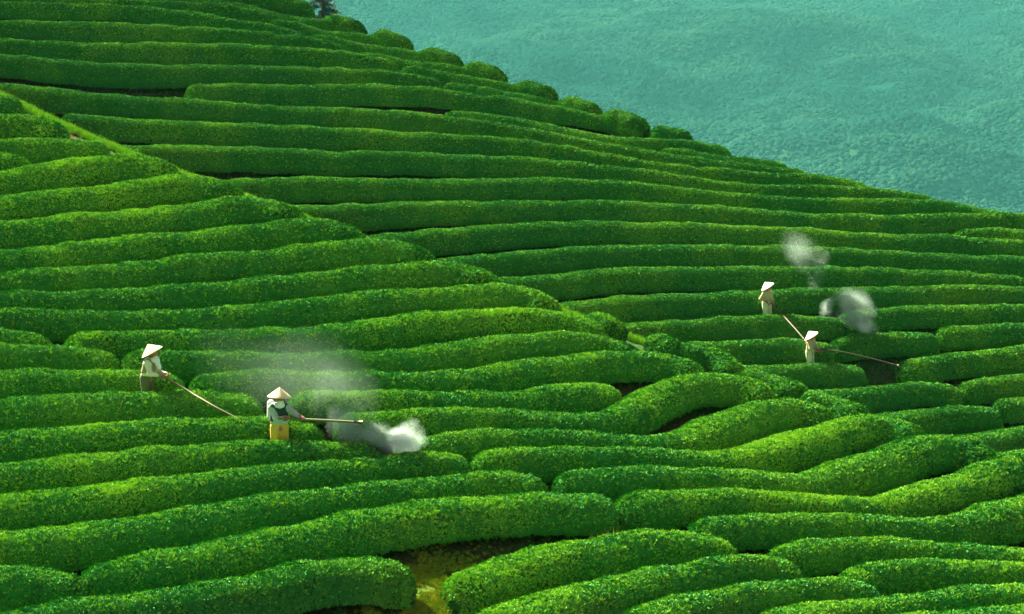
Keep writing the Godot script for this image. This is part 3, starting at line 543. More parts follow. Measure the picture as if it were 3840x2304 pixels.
	# bare stems under the leaves
	var ss := SurfaceTool.new()
	ss.begin(Mesh.PRIMITIVE_TRIANGLES)
	var stems := int(length * (3.0 if far else 6.0))
	for q in stems:
		var i := 1 + rng.randi() % maxi(1, rings - 1)
		var b := centers[i] - at
		var across := Vector3(-along[i].z, 0, along[i].x)
		var foot := b + across * rng.randf_range(-0.16, 0.16)
		foot.y = slope_height(far, foot.x + at.x, foot.z + at.z) - at.y - 0.04
		var tip := b + across * rng.randf_range(-0.36, 0.36) + along[i] * rng.randf_range(-0.25, 0.25) + Vector3.UP * top * 0.45
		stick(ss, foot, tip, 0.017, 0.009, 5)
	ss.generate_normals()
	part("stems", ss.commit(), bark, o, "stuff")

const OLD_A := Color(0.026, 0.165, 0.028)
const OLD_B := Color(0.046, 0.215, 0.030)
const OLD_C := Color(0.125, 0.300, 0.032)
const YOUNG_A := Color(0.16, 0.38, 0.034)
const YOUNG_B := Color(0.31, 0.50, 0.044)

func stick(st: SurfaceTool, a: Vector3, b: Vector3, ra: float, rb: float, sides := 6) -> void:
	tube(st, PackedVector3Array([a, b]), PackedFloat32Array([ra, rb]), sides)

func tube(st: SurfaceTool, line: PackedVector3Array, radii: PackedFloat32Array, sides := 8) -> void:
	var prev := PackedVector3Array()
	var x := Vector3.ZERO
	for i in line.size():
		var d := (line[mini(i + 1, line.size() - 1)] - line[maxi(i - 1, 0)]).normalized()
		if i == 0:
			x = d.cross(Vector3(0.31, 0.2, 0.93)).normalized()
		else:
			x = (x - d * x.dot(d)).normalized()
		var y := d.cross(x)
		var ring := PackedVector3Array()
		for k in sides:
			var a := TAU * k / sides
			ring.append(line[i] + (x * cos(a) + y * sin(a)) * radii[i])
		if i > 0:
			for k in sides:
				var n := (k + 1) % sides
				for p in [prev[k], ring[n], ring[k], prev[k], prev[n], ring[n]]: st.add_vertex(p)
		if i == 0 or i == line.size() - 1:
			for k in sides:
				var n := (k + 1) % sides
				for p in ([line[i], ring[n], ring[k]] if i > 0 else [line[i], ring[k], ring[n]]): st.add_vertex(p)
		prev = ring

# ---------------------------------------------------------------- grass on the crest and by the turning place
func grass_data(spots: Array, out: PackedFloat32Array, lo: Color, hi: Color, size: float) -> int:
	for p in spots:
		var y := (Vector3.UP + Vector3(rng.randf() - 0.5, 0, rng.randf() - 0.5) * 0.7).normalized()
		var x := y.cross(Vector3(rng.randf() - 0.5, 0, rng.randf() - 0.5)).normalized()
		var s := size * rng.randf_range(0.6, 1.3)
		push(out, Transform3D(Basis(x, y, x.cross(y)).scaled_local(Vector3.ONE * s), p), lo.lerp(hi, rng.randf()))
	return spots.size()

func build_grass() -> void:
	var m := flat_mat("grass_blade", Color.WHITE, 0.6)
	m.vertex_color_use_as_albedo = true
	m.backlight = Color(0.2, 0.25, 0.05)
	m.metallic_specular = 0.15
	var blade := tuft_mesh(9, 8, 0.20, 0.018, 5, 55, 0.0)
	rng.seed = 31
	var spots := []
	for k in near_crest.size() - 1:
		var a := near_crest[k]
		var b := near_crest[k + 1]
		var n := (b - a).orthogonal().normalized()
		for q in int(a.distance_to(b) * 300.0):
			var s := rng.randf_range(-1.0, 1.0) + rng.randf_range(-0.5, 0.5)
			var p := a.lerp(b, rng.randf()) + n * s * 0.26
			if absf(p.x) < 20.0:
				spots.append(Vector3(p.x, ground_height(p.x, p.y) - 0.01, p.y))
	var data := PackedFloat32Array()
	var n_ := grass_data(spots, data, Color(0.14, 0.35, 0.03), Color(0.30, 0.47, 0.04), 0.85)
	var o := scatter("crest_grass", blade, m, data, n_, self)
	tag(o, "pale yellow green grass along the crest of the near spur", "grass", "", "stuff")
	spots = []
	for k in far_crest.size() - 1:
		var a := far_crest[k]
		var b := far_crest[k + 1]
		for q in int(a.distance_to(b) * 60.0):
			var p := a.lerp(b, rng.randf()) + (b - a).orthogonal().normalized() * rng.randf_range(-0.5, 0.5)
			if patchy.get_noise_2d(p.x * 8.0, p.y * 8.0) > -0.1:
				spots.append(Vector3(p.x, ground_height(p.x, p.y) - 0.01, p.y))
	data = PackedFloat32Array()
	n_ = grass_data(spots, data, Color(0.05, 0.20, 0.02), Color(0.20, 0.36, 0.04), 0.9)
	o = scatter("ridge_grass", blade, m, data, n_, self)
	tag(o, "rough grass along the skyline ridge of the far slope", "grass", "", "stuff")
	spots = []
	for q in 70000:
		var p := Vector2(rng.randf_range(-16.0, 22.0), -rng.randf_range(38.0, 96.0))
		if absf(p.x) > 0.25 * -p.y: continue
		if patchy.get_noise_2d(p.x * 9.0, p.y * 9.0) > -0.15:
			spots.append(Vector3(p.x, ground_height(p.x, p.y) - 0.01, p.y))
	data = PackedFloat32Array()
	n_ = grass_data(spots, data, Color(0.02, 0.10, 0.012), Color(0.08, 0.20, 0.02), 0.5)
	o = scatter("weeds", blade, m, data, n_, self)
	tag(o, "low weeds on the dark soil between the hedges", "weeds", "", "stuff")
	spots = []
	for q in 5200:
		var p := Vector2(-1.5 + rng.randfn() * 0.8, -43.2 + rng.randfn() * 0.9)
		if patchy.get_noise_2d(p.x * 20.0, p.y * 20.0) > -0.1:
			spots.append(Vector3(p.x, ground_height(p.x, p.y) - 0.01, p.y))
	data = PackedFloat32Array()
	n_ = grass_data(spots, data, Color(0.10, 0.26, 0.015), Color(0.42, 0.34, 0.03), 0.4)
	o = scatter("path_grass", blade, m, data, n_, self)
	tag(o, "short yellowing grass on the worn ground between the front hedges", "grass", "", "stuff")

# ---------------------------------------------------------------- figures: a distance field of tapered limbs, meshed as surface nets
class Field:
	var low: Vector3
	var cell: float
	var nx: int
	var ny: int
	var nz: int
	var f := PackedFloat32Array()

	func _init(lo: Vector3, hi: Vector3, c: float) -> void:
		low = lo
		cell = c
		nx = int((hi.x - lo.x) / c) + 2
		ny = int((hi.y - lo.y) / c) + 2
		nz = int((hi.z - lo.z) / c) + 2
		f.resize(nx * ny * nz)
		f.fill(0.5)

	func bone(a: Vector3, b: Vector3, ra: float, rb: float, k := 0.03) -> void:
		var m := maxf(ra, rb) + k + cell * 2.0
		var lo := (a.min(b) - Vector3.ONE * m - low) / cell
		var hi := (a.max(b) + Vector3.ONE * m - low) / cell
		var ab := b - a
		var l2 := maxf(ab.length_squared(), 1e-9)
		for z in range(maxi(0, int(lo.z)), mini(nz, int(hi.z) + 2)):
			for y in range(maxi(0, int(lo.y)), mini(ny, int(hi.y) + 2)):
				var at := (z * ny + y) * nx
				for x in range(maxi(0, int(lo.x)), mini(nx, int(hi.x) + 2)):
					var p := low + Vector3(x, y, z) * cell - a
					var t := clampf(p.dot(ab) / l2, 0.0, 1.0)
					var d := (p - ab * t).length() - lerpf(ra, rb, t)
					var e := f[at + x]
					var h := clampf(0.5 + 0.5 * (e - d) / k, 0.0, 1.0)
					f[at + x] = lerpf(e, d, h) - k * h * (1.0 - h)

	func cut(a: Vector3, n: Vector3) -> void:
		# keep only what lies on the side of the plane that n points to
		for z in nz:
			for y in ny:
				for x in nx:
					var at := (z * ny + y) * nx + x
					f[at] = maxf(f[at], -(low + Vector3(x, y, z) * cell - a).dot(n))

	func mesh_into(st: SurfaceTool, xf := Transform3D.IDENTITY) -> void:
		var id := PackedInt32Array()
		id.resize(nx * ny * nz)
		id.fill(-1)
		var v := PackedVector3Array()
		var step := [0, 1, nx, nx + 1, nx * ny, nx * ny + 1, nx * ny + nx, nx * ny + nx + 1]
		var off := [Vector3(0, 0, 0), Vector3(1, 0, 0), Vector3(0, 1, 0), Vector3(1, 1, 0), Vector3(0, 0, 1), Vector3(1, 0, 1), Vector3(0, 1, 1), Vector3(1, 1, 1)]
		var edges := [[0, 1], [0, 2], [0, 4], [1, 3], [1, 5], [2, 3], [2, 6], [4, 5], [4, 6], [3, 7], [5, 7], [6, 7]]
		for z in nz - 1:
			for y in ny - 1:
				var row := (z * ny + y) * nx
				for x in nx - 1:
					var at := row + x
					var f0 := f[at]
					if f0 > cell * 2.0 or f0 < -cell * 2.0: continue
					var inside := 0
					for k in 8:
						if f[at + step[k]] < 0.0: inside += 1
					if inside == 0 or inside == 8: continue
					var s := Vector3.ZERO
					var n := 0
					for e in edges:
						var a := f[at + step[e[0]]]
						var b := f[at + step[e[1]]]
						if (a < 0.0) != (b < 0.0):
							s += off[e[0]].lerp(off[e[1]], a / (a - b))
							n += 1
					id[at] = v.size()
					v.append(xf * (low + (Vector3(x, y, z) + s / n) * cell))
		var idx := PackedInt32Array()
		var axis := [1, nx, nx * ny]
		for z in range(1, nz - 1):
			for y in range(1, ny - 1):
				for x in range(1, nx - 1):
					var at := (z * ny + y) * nx + x
					var f0 := f[at]
					if f0 > cell * 2.0 or f0 < -cell * 2.0: continue
					for k in 3:
						var f1 := f[at + axis[k]]
						if (f0 < 0.0) == (f1 < 0.0): continue
						var u: int = axis[(k + 1) % 3]
						var w: int = axis[(k + 2) % 3]
						var q := [id[at], id[at - u], id[at - u - w], id[at - w]]
						if q.min() < 0: continue
						if f0 < 0.0: q.reverse()
						idx.append_array([q[0], q[1], q[2], q[0], q[2], q[3]])
		for i in idx: st.add_vertex(v[i])

func net(fields: Array) -> ArrayMesh:
	# fields: [Field, Transform3D] pairs joined in one smooth-shaded mesh
	var st := SurfaceTool.new()
	st.begin(Mesh.PRIMITIVE_TRIANGLES)
	st.set_smooth_group(0)
	for p in fields:
		p[0].mesh_into(st, p[1])
	st.index()
	st.generate_normals()
	return st.commit()

var head_field: Field
var hand_field: Field

func make_shared_fields() -> void:
	# a head about its centre, looking along +z
	var h := Field.new(Vector3(-0.12, -0.17, -0.13), Vector3(0.12, 0.14, 0.14), 0.005)
	h.bone(Vector3(0, 0.025, -0.02), Vector3(0, 0.03, 0.012), 0.083, 0.078, 0.02)
	h.bone(Vector3(0, -0.04, 0.02), Vector3(0, -0.078, 0.045), 0.056, 0.032, 0.03)
	h.bone(Vector3(-0.035, -0.03, 0.05), Vector3(0.035, -0.03, 0.05), 0.030, 0.030, 0.03)
	h.bone(Vector3(-0.034, 0.022, 0.078), Vector3(0.034, 0.022, 0.078), 0.014, 0.014, 0.02)
	h.bone(Vector3(0, 0.012, 0.088), Vector3(0, -0.026, 0.106), 0.009, 0.014, 0.014)
	h.bone(Vector3(-0.020, -0.056, 0.082), Vector3(0.020, -0.056, 0.082), 0.009, 0.009, 0.010)
	h.bone(Vector3(0, -0.05, -0.01), Vector3(0, -0.16, -0.02), 0.050, 0.052, 0.03)
	for s in [-1.0, 1.0]:
		h.bone(Vector3(s * 0.078, 0.02, -0.005), Vector3(s * 0.080, -0.028, 0.0), 0.016, 0.010, 0.008)
	head_field = h
	# a right hand closed round a handle that runs along x; the wrist lies towards -z, the palm faces -y
	var g := Field.new(Vector3(-0.08, -0.09, -0.13), Vector3(0.08, 0.05, 0.09), 0.004)
	for i in 4:
		g.bone(Vector3(-0.010 + i * 0.006, 0, -0.075), Vector3(-0.031 + i * 0.0205, 0, 0.0), 0.017, 0.013, 0.012)
	g.bone(Vector3(0, 0, -0.12), Vector3(0, 0, -0.07), 0.024, 0.024, 0.02)
	var reach := [0.88, 1.0, 1.06, 0.98]
	for i in 4:
		var x := -0.031 + i * 0.0205
		var l: float = reach[i]
		var a := Vector3(x, 0.0, 0.002)
		var b := Vector3(x, -0.008, 0.036 * l)
		var c := Vector3(x, -0.040, 0.046 * l)
		var d := Vector3(x * 0.95, -0.056, 0.022)
		g.bone(a, b, 0.0098, 0.0092, 0.004)
		g.bone(b, c, 0.0092, 0.0086, 0.003)
		g.bone(c, d, 0.0086, 0.0072, 0.003)
	g.bone(Vector3(0.028, -0.006, -0.056), Vector3(0.046, -0.026, -0.026), 0.014, 0.0115, 0.008)
	g.bone(Vector3(0.046, -0.026, -0.026), Vector3(0.036, -0.052, 0.0), 0.0112, 0.0098, 0.004)
	g.bone(Vector3(0.036, -0.052, 0.0), Vector3(0.018, -0.062, 0.018), 0.0098, 0.008, 0.003)
	hand_field = g

func elbow_of(s: Vector3, h: Vector3, upper: float, fore: float, bend: Vector3) -> Vector3:
	var d := h - s
	var l := minf(d.length(), (upper + fore) * 0.995)
	var a := (upper * upper - fore * fore + l * l) / (2.0 * l)
	var r := sqrt(maxf(0.0, upper * upper - a * a))
	var n := d.normalized()
	return s + n * a + (bend - n * bend.dot(n)).normalized() * r

func cone_hat(radius: float, tall: float) -> ArrayMesh:
	var st := SurfaceTool.new()
	st.begin(Mesh.PRIMITIVE_TRIANGLES)
	st.set_smooth_group(0)
	var prof := [Vector2(0.004, tall), Vector2(0.018, tall * 0.965), Vector2(radius * 0.22, tall * 0.80), Vector2(radius * 0.42, tall * 0.61), Vector2(radius * 0.62, tall * 0.405), Vector2(radius * 0.82, tall * 0.19), Vector2(radius, 0.0), Vector2(radius + 0.005, -0.007), Vector2(radius, -0.011), Vector2(radius * 0.82, tall * 0.15), Vector2(radius * 0.5, tall * 0.47), Vector2(0.004, tall * 0.93)]
	var n := 40
	for i in prof.size() - 1:
		for k in n:
			var a0 := TAU * k / n
			var a1 := TAU * (k + 1) / n
			var w0 := 1.0 + 0.012 * sin(a0 * 5.0)
			var w1 := 1.0 + 0.012 * sin(a1 * 5.0)
			var p := Vector3(cos(a0) * prof[i].x * w0, prof[i].y, sin(a0) * prof[i].x * w0)
			var q := Vector3(cos(a1) * prof[i].x * w1, prof[i].y, sin(a1) * prof[i].x * w1)
			var r := Vector3(cos(a0) * prof[i + 1].x * w0, prof[i + 1].y, sin(a0) * prof[i + 1].x * w0)
			var s := Vector3(cos(a1) * prof[i + 1].x * w1, prof[i + 1].y, sin(a1) * prof[i + 1].x * w1)
			for v in [p, q, r, q, s, r]: st.add_vertex(v)
	st.index()
	st.generate_normals()
	return st.commit()

func person(label: String, at: Vector3, k: float, face: float, lean: Vector3, hands: Array, look: Array, hat_tilt: Vector3) -> Node3D:
	# k scales the body; face is the direction it looks in; hands are the two grips (their right, their left) in world space
	# look: jacket, trousers, vest or null, scarf or null, gloves or null, hat
	var o := thing("person", label, "person", at, 0.0, "workers dusting the hedges")
	var fwd := Vector3(sin(face), 0, cos(face))
	var right := Vector3(-fwd.z, 0, fwd.x)      # the person's own right hand side
	var hip := Vector3(0, 0.86, 0) * k
	var chest := Vector3(0, 1.20, 0) * k + lean * 0.7
	var neck := Vector3(0, 1.345, 0) * k + lean
	var head := Vector3(0, 1.475, 0) * k + lean * 1.2 + fwd * 0.03
	var bones := []           # a, b, ra, rb, which garment (0 trunk, 1 arm, 2 leg, 3 foot, 4 forearm end)
	for s in [-1.0, 1.0]:
		bones.append([hip + right * s * 0.075, chest + right * s * 0.075, 0.098, 0.098, 0])
		bones.append([chest + right * s * 0.07, neck + right * s * 0.145 - Vector3.UP * 0.05, 0.085, 0.058, 0])
		var knee: Vector3 = Vector3(0, 0.46, 0) * k + right * s * 0.11 + fwd * 0.03
		var ankle: Vector3 = Vector3(0, 0.085, 0) * k + right * s * 0.13 - fwd * 0.02
		bones.append([hip + right * s * 0.085, knee, 0.088, 0.060, 2])
		bones.append([knee, ankle, 0.058, 0.038, 2])
		bones.append([ankle - Vector3.UP * 0.03 * k, ankle + fwd * 0.14 + right * s * 0.02 - Vector3.UP * 0.045 * k, 0.044, 0.036, 3])
		var shoulder: Vector3 = neck + right * s * 0.165 - Vector3.UP * 0.055
		var grip: Vector3 = hands[0 if s > 0 else 1] - at
		var elbow := elbow_of(shoulder, grip, 0.28 * k, 0.30 * k, -fwd * 0.5 - Vector3.UP + right * s * 0.6)
		var wrist: Vector3 = grip + (elbow - grip).normalized() * 0.10
		bones.append([shoulder, elbow, 0.052, 0.042, 1])
		bones.append([elbow, wrist, 0.041, 0.030, 4])
	bones.append([hip, hip + right * 0.001, 0.12, 0.12, 0])
	bones.append([neck - Vector3.UP * 0.05, head - fwd * 0.02, 0.055, 0.05, 5])
	var lo := Vector3(-0.75, -0.03, -0.75)
	var hi := Vector3(0.75, 1.75 * k, 0.75)
	var field := Field.new(lo, hi, 0.022)
	for b in bones: field.bone(b[0], b[1], b[2], b[3], 0.03)
	var joined := [[field, Transform3D.IDENTITY], [head_field, Transform3D(Basis.looking_at(-fwd - hat_tilt * 0.25, Vector3.UP), head)]]
	for s in [1, -1]:
		var grip: Vector3 = hands[0 if s > 0 else 1] - at
		var fore: Array = bones[6 if s < 0 else 13]
		var z := (grip - (fore[0] as Vector3)).normalized()
		var other: Vector3 = hands[2] if hands.size() > 2 else fwd
		var x := (other - z * other.dot(z)).normalized()
		if x.dot(right) < 0.0: x = -x
		var y := z.cross(x)
		if y.y < 0.0:
			y = -y
			x = -x
		var b := Basis(x * (1.0 if x.cross(y).dot(z) > 0.0 else -1.0), y, z)
		joined.append([hand_field, Transform3D(b, grip + y * 0.03)])
	part("body", net(joined), mats.skin, o)
	# clothes
	var coat := Field.new(lo, hi, 0.022)
	for b in bones:
		if b[4] in [0, 1, 4]: coat.bone(b[0], b[1] if b[4] != 4 else (b[0] as Vector3).lerp(b[1], 0.92), b[2] + 0.017, b[3] + 0.016, 0.035)
	coat.cut(Vector3(0, 0.93 * k, 0), Vector3.UP)
	part("jacket", net([[coat, Transform3D.IDENTITY]]), look[0], o)
	var legs := Field.new(lo, hi, 0.022)
	for b in bones:
		if b[4] == 2: legs.bone(b[0], b[1], b[2] + 0.026, b[3] + 0.030, 0.03)
	legs.bone(hip + right * 0.07 + Vector3.UP * 0.05, hip - right * 0.07 + Vector3.UP * 0.05, 0.112, 0.112, 0.04)
	part("trousers", net([[legs, Transform3D.IDENTITY]]), look[1], o)
	for b in bones:
		if b[4] == 3:
			var foot := Field.new((b[0] as Vector3).min(b[1]) - Vector3.ONE * 0.1, (b[0] as Vector3).max(b[1]) + Vector3.ONE * 0.1, 0.014)
			foot.bone(b[0], b[1], b[2] + 0.012, b[3] + 0.012, 0.02)
			part("boot", net([[foot, Transform3D.IDENTITY]]), mats.rubber, o)
	if look[2]:
		var vest := Field.new(lo, hi, 0.02)
		for b in bones:
			if b[4] == 0: vest.bone(b[0], b[1], b[2] + 0.030, b[3] + 0.026, 0.03)
		vest.cut(Vector3(0, 1.0 * k, 0), Vector3.UP)
		part("vest", net([[vest, Transform3D.IDENTITY]]), look[2], o)
	if look[3]:
		var scarf := Field.new(neck - Vector3.ONE * 0.4, neck + Vector3.ONE * 0.4, 0.016)
		for q in 8:
			var a0 := TAU * q / 8.0
			var a1 := TAU * (q + 1) / 8.0
			scarf.bone(neck + (fwd * cos(a0) + right * sin(a0)) * 0.085 - Vector3.UP * 0.01, neck + (fwd * cos(a1) + right * sin(a1)) * 0.085 - Vector3.UP * 0.01, 0.045, 0.045, 0.03)
		scarf.bone(head + fwd * 0.05 - Vector3.UP * 0.075, neck + fwd * (0.13 if look[4] > 0.05 else 0.08) - Vector3.UP * 0.02, 0.062, 0.07 if look[4] > 0.05 else 0.05, 0.03)
		if look[4] > 0.05: scarf.bone(neck + fwd * 0.12 - Vector3.UP * 0.02, neck + fwd * (0.12 + look[4]) + right * 0.05 - Vector3.UP * 0.16, 0.068, 0.05, 0.03)
		scarf.bone(neck - fwd * 0.05 + right * 0.1, neck - fwd * 0.09 + right * 0.16 - Vector3.UP * 0.1, 0.05, 0.04, 0.03)
		part("scarf", net([[scarf, Transform3D.IDENTITY]]), look[3], o)
	# face and hair
	var turn := Basis.looking_at(-fwd - hat_tilt * 0.25, Vector3.UP)
	for s in [-1.0, 1.0]:
		var e := SphereMesh.new()
		e.radius = 0.011
		e.height = 0.022
		e.radial_segments = 12
		e.rings = 6
		var eye := part("eye", e, mats.eye, o)
		eye.position = head + turn * Vector3(s * 0.031, 0.008, 0.083)
	var hair := Field.new(Vector3(-0.13, -0.1, -0.14), Vector3(0.13, 0.15, 0.13), 0.008)
	hair.bone(Vector3(0, 0.03, -0.025), Vector3(0, 0.04, 0.0), 0.092, 0.085, 0.02)
	hair.cut(Vector3(0, 0.0, -0.01), Vector3(0, 0.75, -0.66))
	part("hair", net([[hair, Transform3D(turn, head)]]), mats.hair, o)
	var hat := part("hat", cone_hat(0.25, 0.19), look[5], o)
	var up := (Vector3.UP + hat_tilt).normalized()
	var hx := up.cross(Vector3(0.1, 0, 1)).normalized()
	hat.transform = Transform3D(Basis(hx, up, hx.cross(up)), head + up * 0.055)
	return o

func smooth_line(pts: Array, n: int) -> PackedVector3Array:
	var c := Curve3D.new()
	for i in pts.size():
		var t := Vector3.ZERO
		if i > 0 and i < pts.size() - 1: t = (pts[i + 1] - pts[i - 1]) / 6.0
		c.add_point(pts[i], -t, t)
	var out := PackedVector3Array()
	for i in n + 1: out.append(c.sample_baked(c.get_baked_length() * i / n, true))
	return out

func hose(called: String, label: String, category: String, pts: Array, r: float, mat: Material, nozzle: Material) -> void:
	var o := thing(called, label, category, pts[0])
	var line := smooth_line(pts, 28)
	var rad := PackedFloat32Array()
	for i in line.size():
		line[i] -= pts[0]
		rad.append(r)
	var st := SurfaceTool.new()
	st.begin(Mesh.PRIMITIVE_TRIANGLES)
	tube(st, line, rad, 8)
	st.generate_normals()
	part("tube", st.commit(), mat, o)
	var end := line[line.size() - 1]
	var d := (end - line[line.size() - 3]).normalized()
	var sn := SurfaceTool.new()
	sn.begin(Mesh.PRIMITIVE_TRIANGLES)
	tube(sn, PackedVector3Array([end - d * 0.03, end + d * 0.02, end + d * 0.03, end + d * 0.16]), PackedFloat32Array([r * 1.3, r * 1.3, r * 1.05, r * 1.7]), 10)
	sn.generate_normals()
	part("nozzle" if category == "lance" else "coupling", sn.commit(), nozzle, o)

func build_workers() -> void:
	make_shared_fields()
	mats.skin = flat_mat("skin", lin(0.28, 0.09, 0.075), 0.6)
	mats.eye = flat_mat("eye", lin(0.02, 0.015, 0.012), 0.25)
	mats.hair = flat_mat("hair", lin(0.012, 0.010, 0.009), 0.6)
	mats.rubber = flat_mat("boot_rubber", lin(0.05, 0.05, 0.045), 0.5)
	var straw := cloth_mat("straw", lin(0.55, 0.44, 0.25), 61)
	straw.uv1_scale = Vector3(6, 30, 6)
	var pale := cloth_mat("bleached_straw", lin(0.84, 0.80, 0.68), 62)
	pale.uv1_scale = Vector3(6, 30, 6)
	var white := cloth_mat("white_cotton", lin(0.55, 0.60, 0.54), 63)
	var cream := cloth_mat("cream_cotton", lin(0.46, 0.47, 0.30), 64)
	var khaki := cloth_mat("khaki_cotton", lin(0.20, 0.17, 0.08), 65)
	var olive := cloth_mat("olive_cotton", lin(0.07, 0.08, 0.02), 66)
	var mint := cloth_mat("mint_cotton", lin(0.28, 0.36, 0.28), 67)
	var green := cloth_mat("dark_green_cloth", lin(0.004, 0.035, 0.018), 68)
	var yellow := cloth_mat("yellow_oilskin", lin(0.46, 0.31, 0.015), 69)
	var peach := cloth_mat("peach_towel", lin(0.50, 0.28, 0.12), 70)
	var sage := cloth_mat("sage_cotton", lin(0.32, 0.29, 0.14), 71)
	var tube_tan := flat_mat("tan_hose", lin(0.085, 0.070, 0.014), 0.8)
	var tube_grey := flat_mat("grey_hose", lin(0.070, 0.062, 0.018), 0.8)
	var tube_olive := flat_mat("olive_tube", lin(0.085, 0.075, 0.015), 0.6)
	var brass := flat_mat("dull_brass", lin(0.08, 0.06, 0.03), 0.5)
	brass.metallic = 0.6
	# left pair
	var w1 := Vector3(-8.05, -7.68, -50.42)
	person("worker with a big white scarf and straw hat at the left, holding a hose", w1, 0.93, 1.25, Vector3(0.11, -0.02, 0.04),
		[Vector3(-7.66, -6.78, -50.12), Vector3(-7.60, -6.80, -50.38), Vector3(0.6, -0.45, 0.0)], [cream, olive, khaki, white, 0.10, straw], Vector3(-0.52, 0, 0.08))
	var w3 := Vector3(-4.95, -8.53, -48.55)
	person("worker in yellow trousers and a dark green vest, spraying to the right", w3, 1.0, 0.35, Vector3(0.0, 0, 0.03),
		[Vector3(-4.74, -7.42, -48.20), Vector3(-4.42, -7.43, -48.16), Vector3(1, 0, 0)], [mint, yellow, green, white, 0.02, straw], Vector3(0.05, 0, 0.02))
	# right pair
	var w2 := Vector3(9.13, -9.31, -82.25)
	person("upper of the two right-hand workers, white hat and pale trousers, holding a hose", w2, 0.92, 0.7, Vector3(0.02, 0, 0.03),
		[Vector3(9.10, -8.44, -81.95), Vector3(9.33, -8.50, -82.0), Vector3(0.7, -0.6, 0.2)], [sage, cream, null, peach, 0.0, pale], Vector3(-0.62, 0, 0.10))
	var w4 := Vector3(10.33, -10.69, -79.42)
	person("lower of the two right-hand workers, peach towel and long lance", w4, 0.88, 1.0, Vector3(0.04, 0, 0.02),
		[Vector3(10.56, -9.83, -79.05), Vector3(10.70, -9.86, -79.20), Vector3(0.95, -0.28, 0)], [sage, cream, null, peach, 0.0, pale], Vector3(-0.62, 0, 0.10))
	hose("spray_hose", "tan hose running down from the white-scarfed worker's hands over the hedges", "hose",
		[Vector3(-7.78, -6.74, -50.22), Vector3(-7.39, -6.92, -50.00), Vector3(-7.01, -7.10, -49.78), Vector3(-6.67, -7.21, -49.37), Vector3(-6.33, -7.34, -49.05), Vector3(-5.80, -7.56, -48.78)], 0.022, tube_tan, brass)
	hose("spray_lance", "long olive spray lance held out by the yellow-trousered worker", "lance",
		[Vector3(-4.95, -7.44, -48.24), Vector3(-4.15, -7.45, -48.12), Vector3(-3.30, -7.48, -48.02)], 0.024, tube_olive, brass)
	hose("spray_hose", "grey hose stretched between the two right-hand workers", "hose",
		[Vector3(9.22, -8.46, -81.98), Vector3(9.50, -8.72, -81.72), Vector3(9.90, -9.18, -80.40), Vector3(10.16, -9.50, -79.62)], 0.022, tube_grey, brass)
	hose("spray_lance", "long brown spray lance pointing right from the lower right worker", "lance",
		[Vector3(10.42, -9.77, -79.08), Vector3(11.33, -9.86, -79.05), Vector3(12.32, -10.07, -78.95), Vector3(13.15, -10.28, -78.86)], 0.024, flat_mat("brown_tube", lin(0.045, 0.03, 0.012), 0.6), brass)
	# the knapsack tank on the yellow-trousered worker's back
	var tank := thing("knapsack_sprayer", "pale grey knapsack tank on the yellow-trousered worker's back", "sprayer", w3 + Vector3(-0.10, 1.0, -0.24), 0.35)
	var st := Field.new(Vector3(-0.25, -0.1, -0.2), Vector3(0.25, 0.55, 0.2), 0.02)
	for q in [[-0.1, -0.02], [0.1, -0.02], [-0.1, 0.02], [0.1, 0.02]]:
		st.bone(Vector3(q[0], 0.05, q[1]), Vector3(q[0], 0.34, q[1]), 0.085, 0.075, 0.03)
	part("tank", net([[st, Transform3D.IDENTITY]]), flat_mat("grey_plastic", lin(0.35, 0.42, 0.36), 0.45), tank)
	var cap := CylinderMesh.new()
	cap.top_radius = 0.05
	cap.bottom_radius = 0.055
	cap.height = 0.04
	part("filler_cap", cap, mats.rubber, tank).position = Vector3(0, 0.43, 0)

# ---------------------------------------------------------------- the mist they blow over the hedges
func puffs(o: Node3D, at: Vector3, spread: Vector3, n: int, r_lo: float, r_hi: float, density: float, flow: Vector3) -> void:
	# drops hang thickest in the middle of each billow: four shells inside one another, drawn out along the flow
	var m := FogMaterial.new()
	m.resource_name = "mist"
	m.density = density
	m.albedo = Color(0.88, 1.0, 0.94)
	var z := flow.normalized()
	var x := z.cross(Vector3(0.2, 1, 0.1)).normalized()
	var turn := Basis(x, z.cross(x), z)
	for q in n:
		var d := Vector3(rng.randfn(), rng.randfn(), rng.randfn()) * 0.5
		if d.length() > 1.1: d = d.normalized() * rng.randf_range(0.3, 1.1)
		var r := rng.randf_range(r_lo, r_hi) * (1.25 - 0.5 * d.length())
		var spin := turn * Basis.from_euler(Vector3(rng.randfn(), rng.randfn(), rng.randfn()) * 0.35)
		var shape := Vector3(r * rng.randf_range(0.7, 1.0), r * rng.randf_range(0.7, 1.0), r * rng.randf_range(1.1, 1.7)) * 2.0
		for k in 4:
			var v := FogVolume.new()
			v.name = "puff"
			v.shape = RenderingServer.FOG_VOLUME_SHAPE_ELLIPSOID
			v.size = shape * (1.0 - 0.22 * k)
			v.material = m
			o.add_child(v, true)
			v.transform = Transform3D(spin, at + d * spread - o.position)

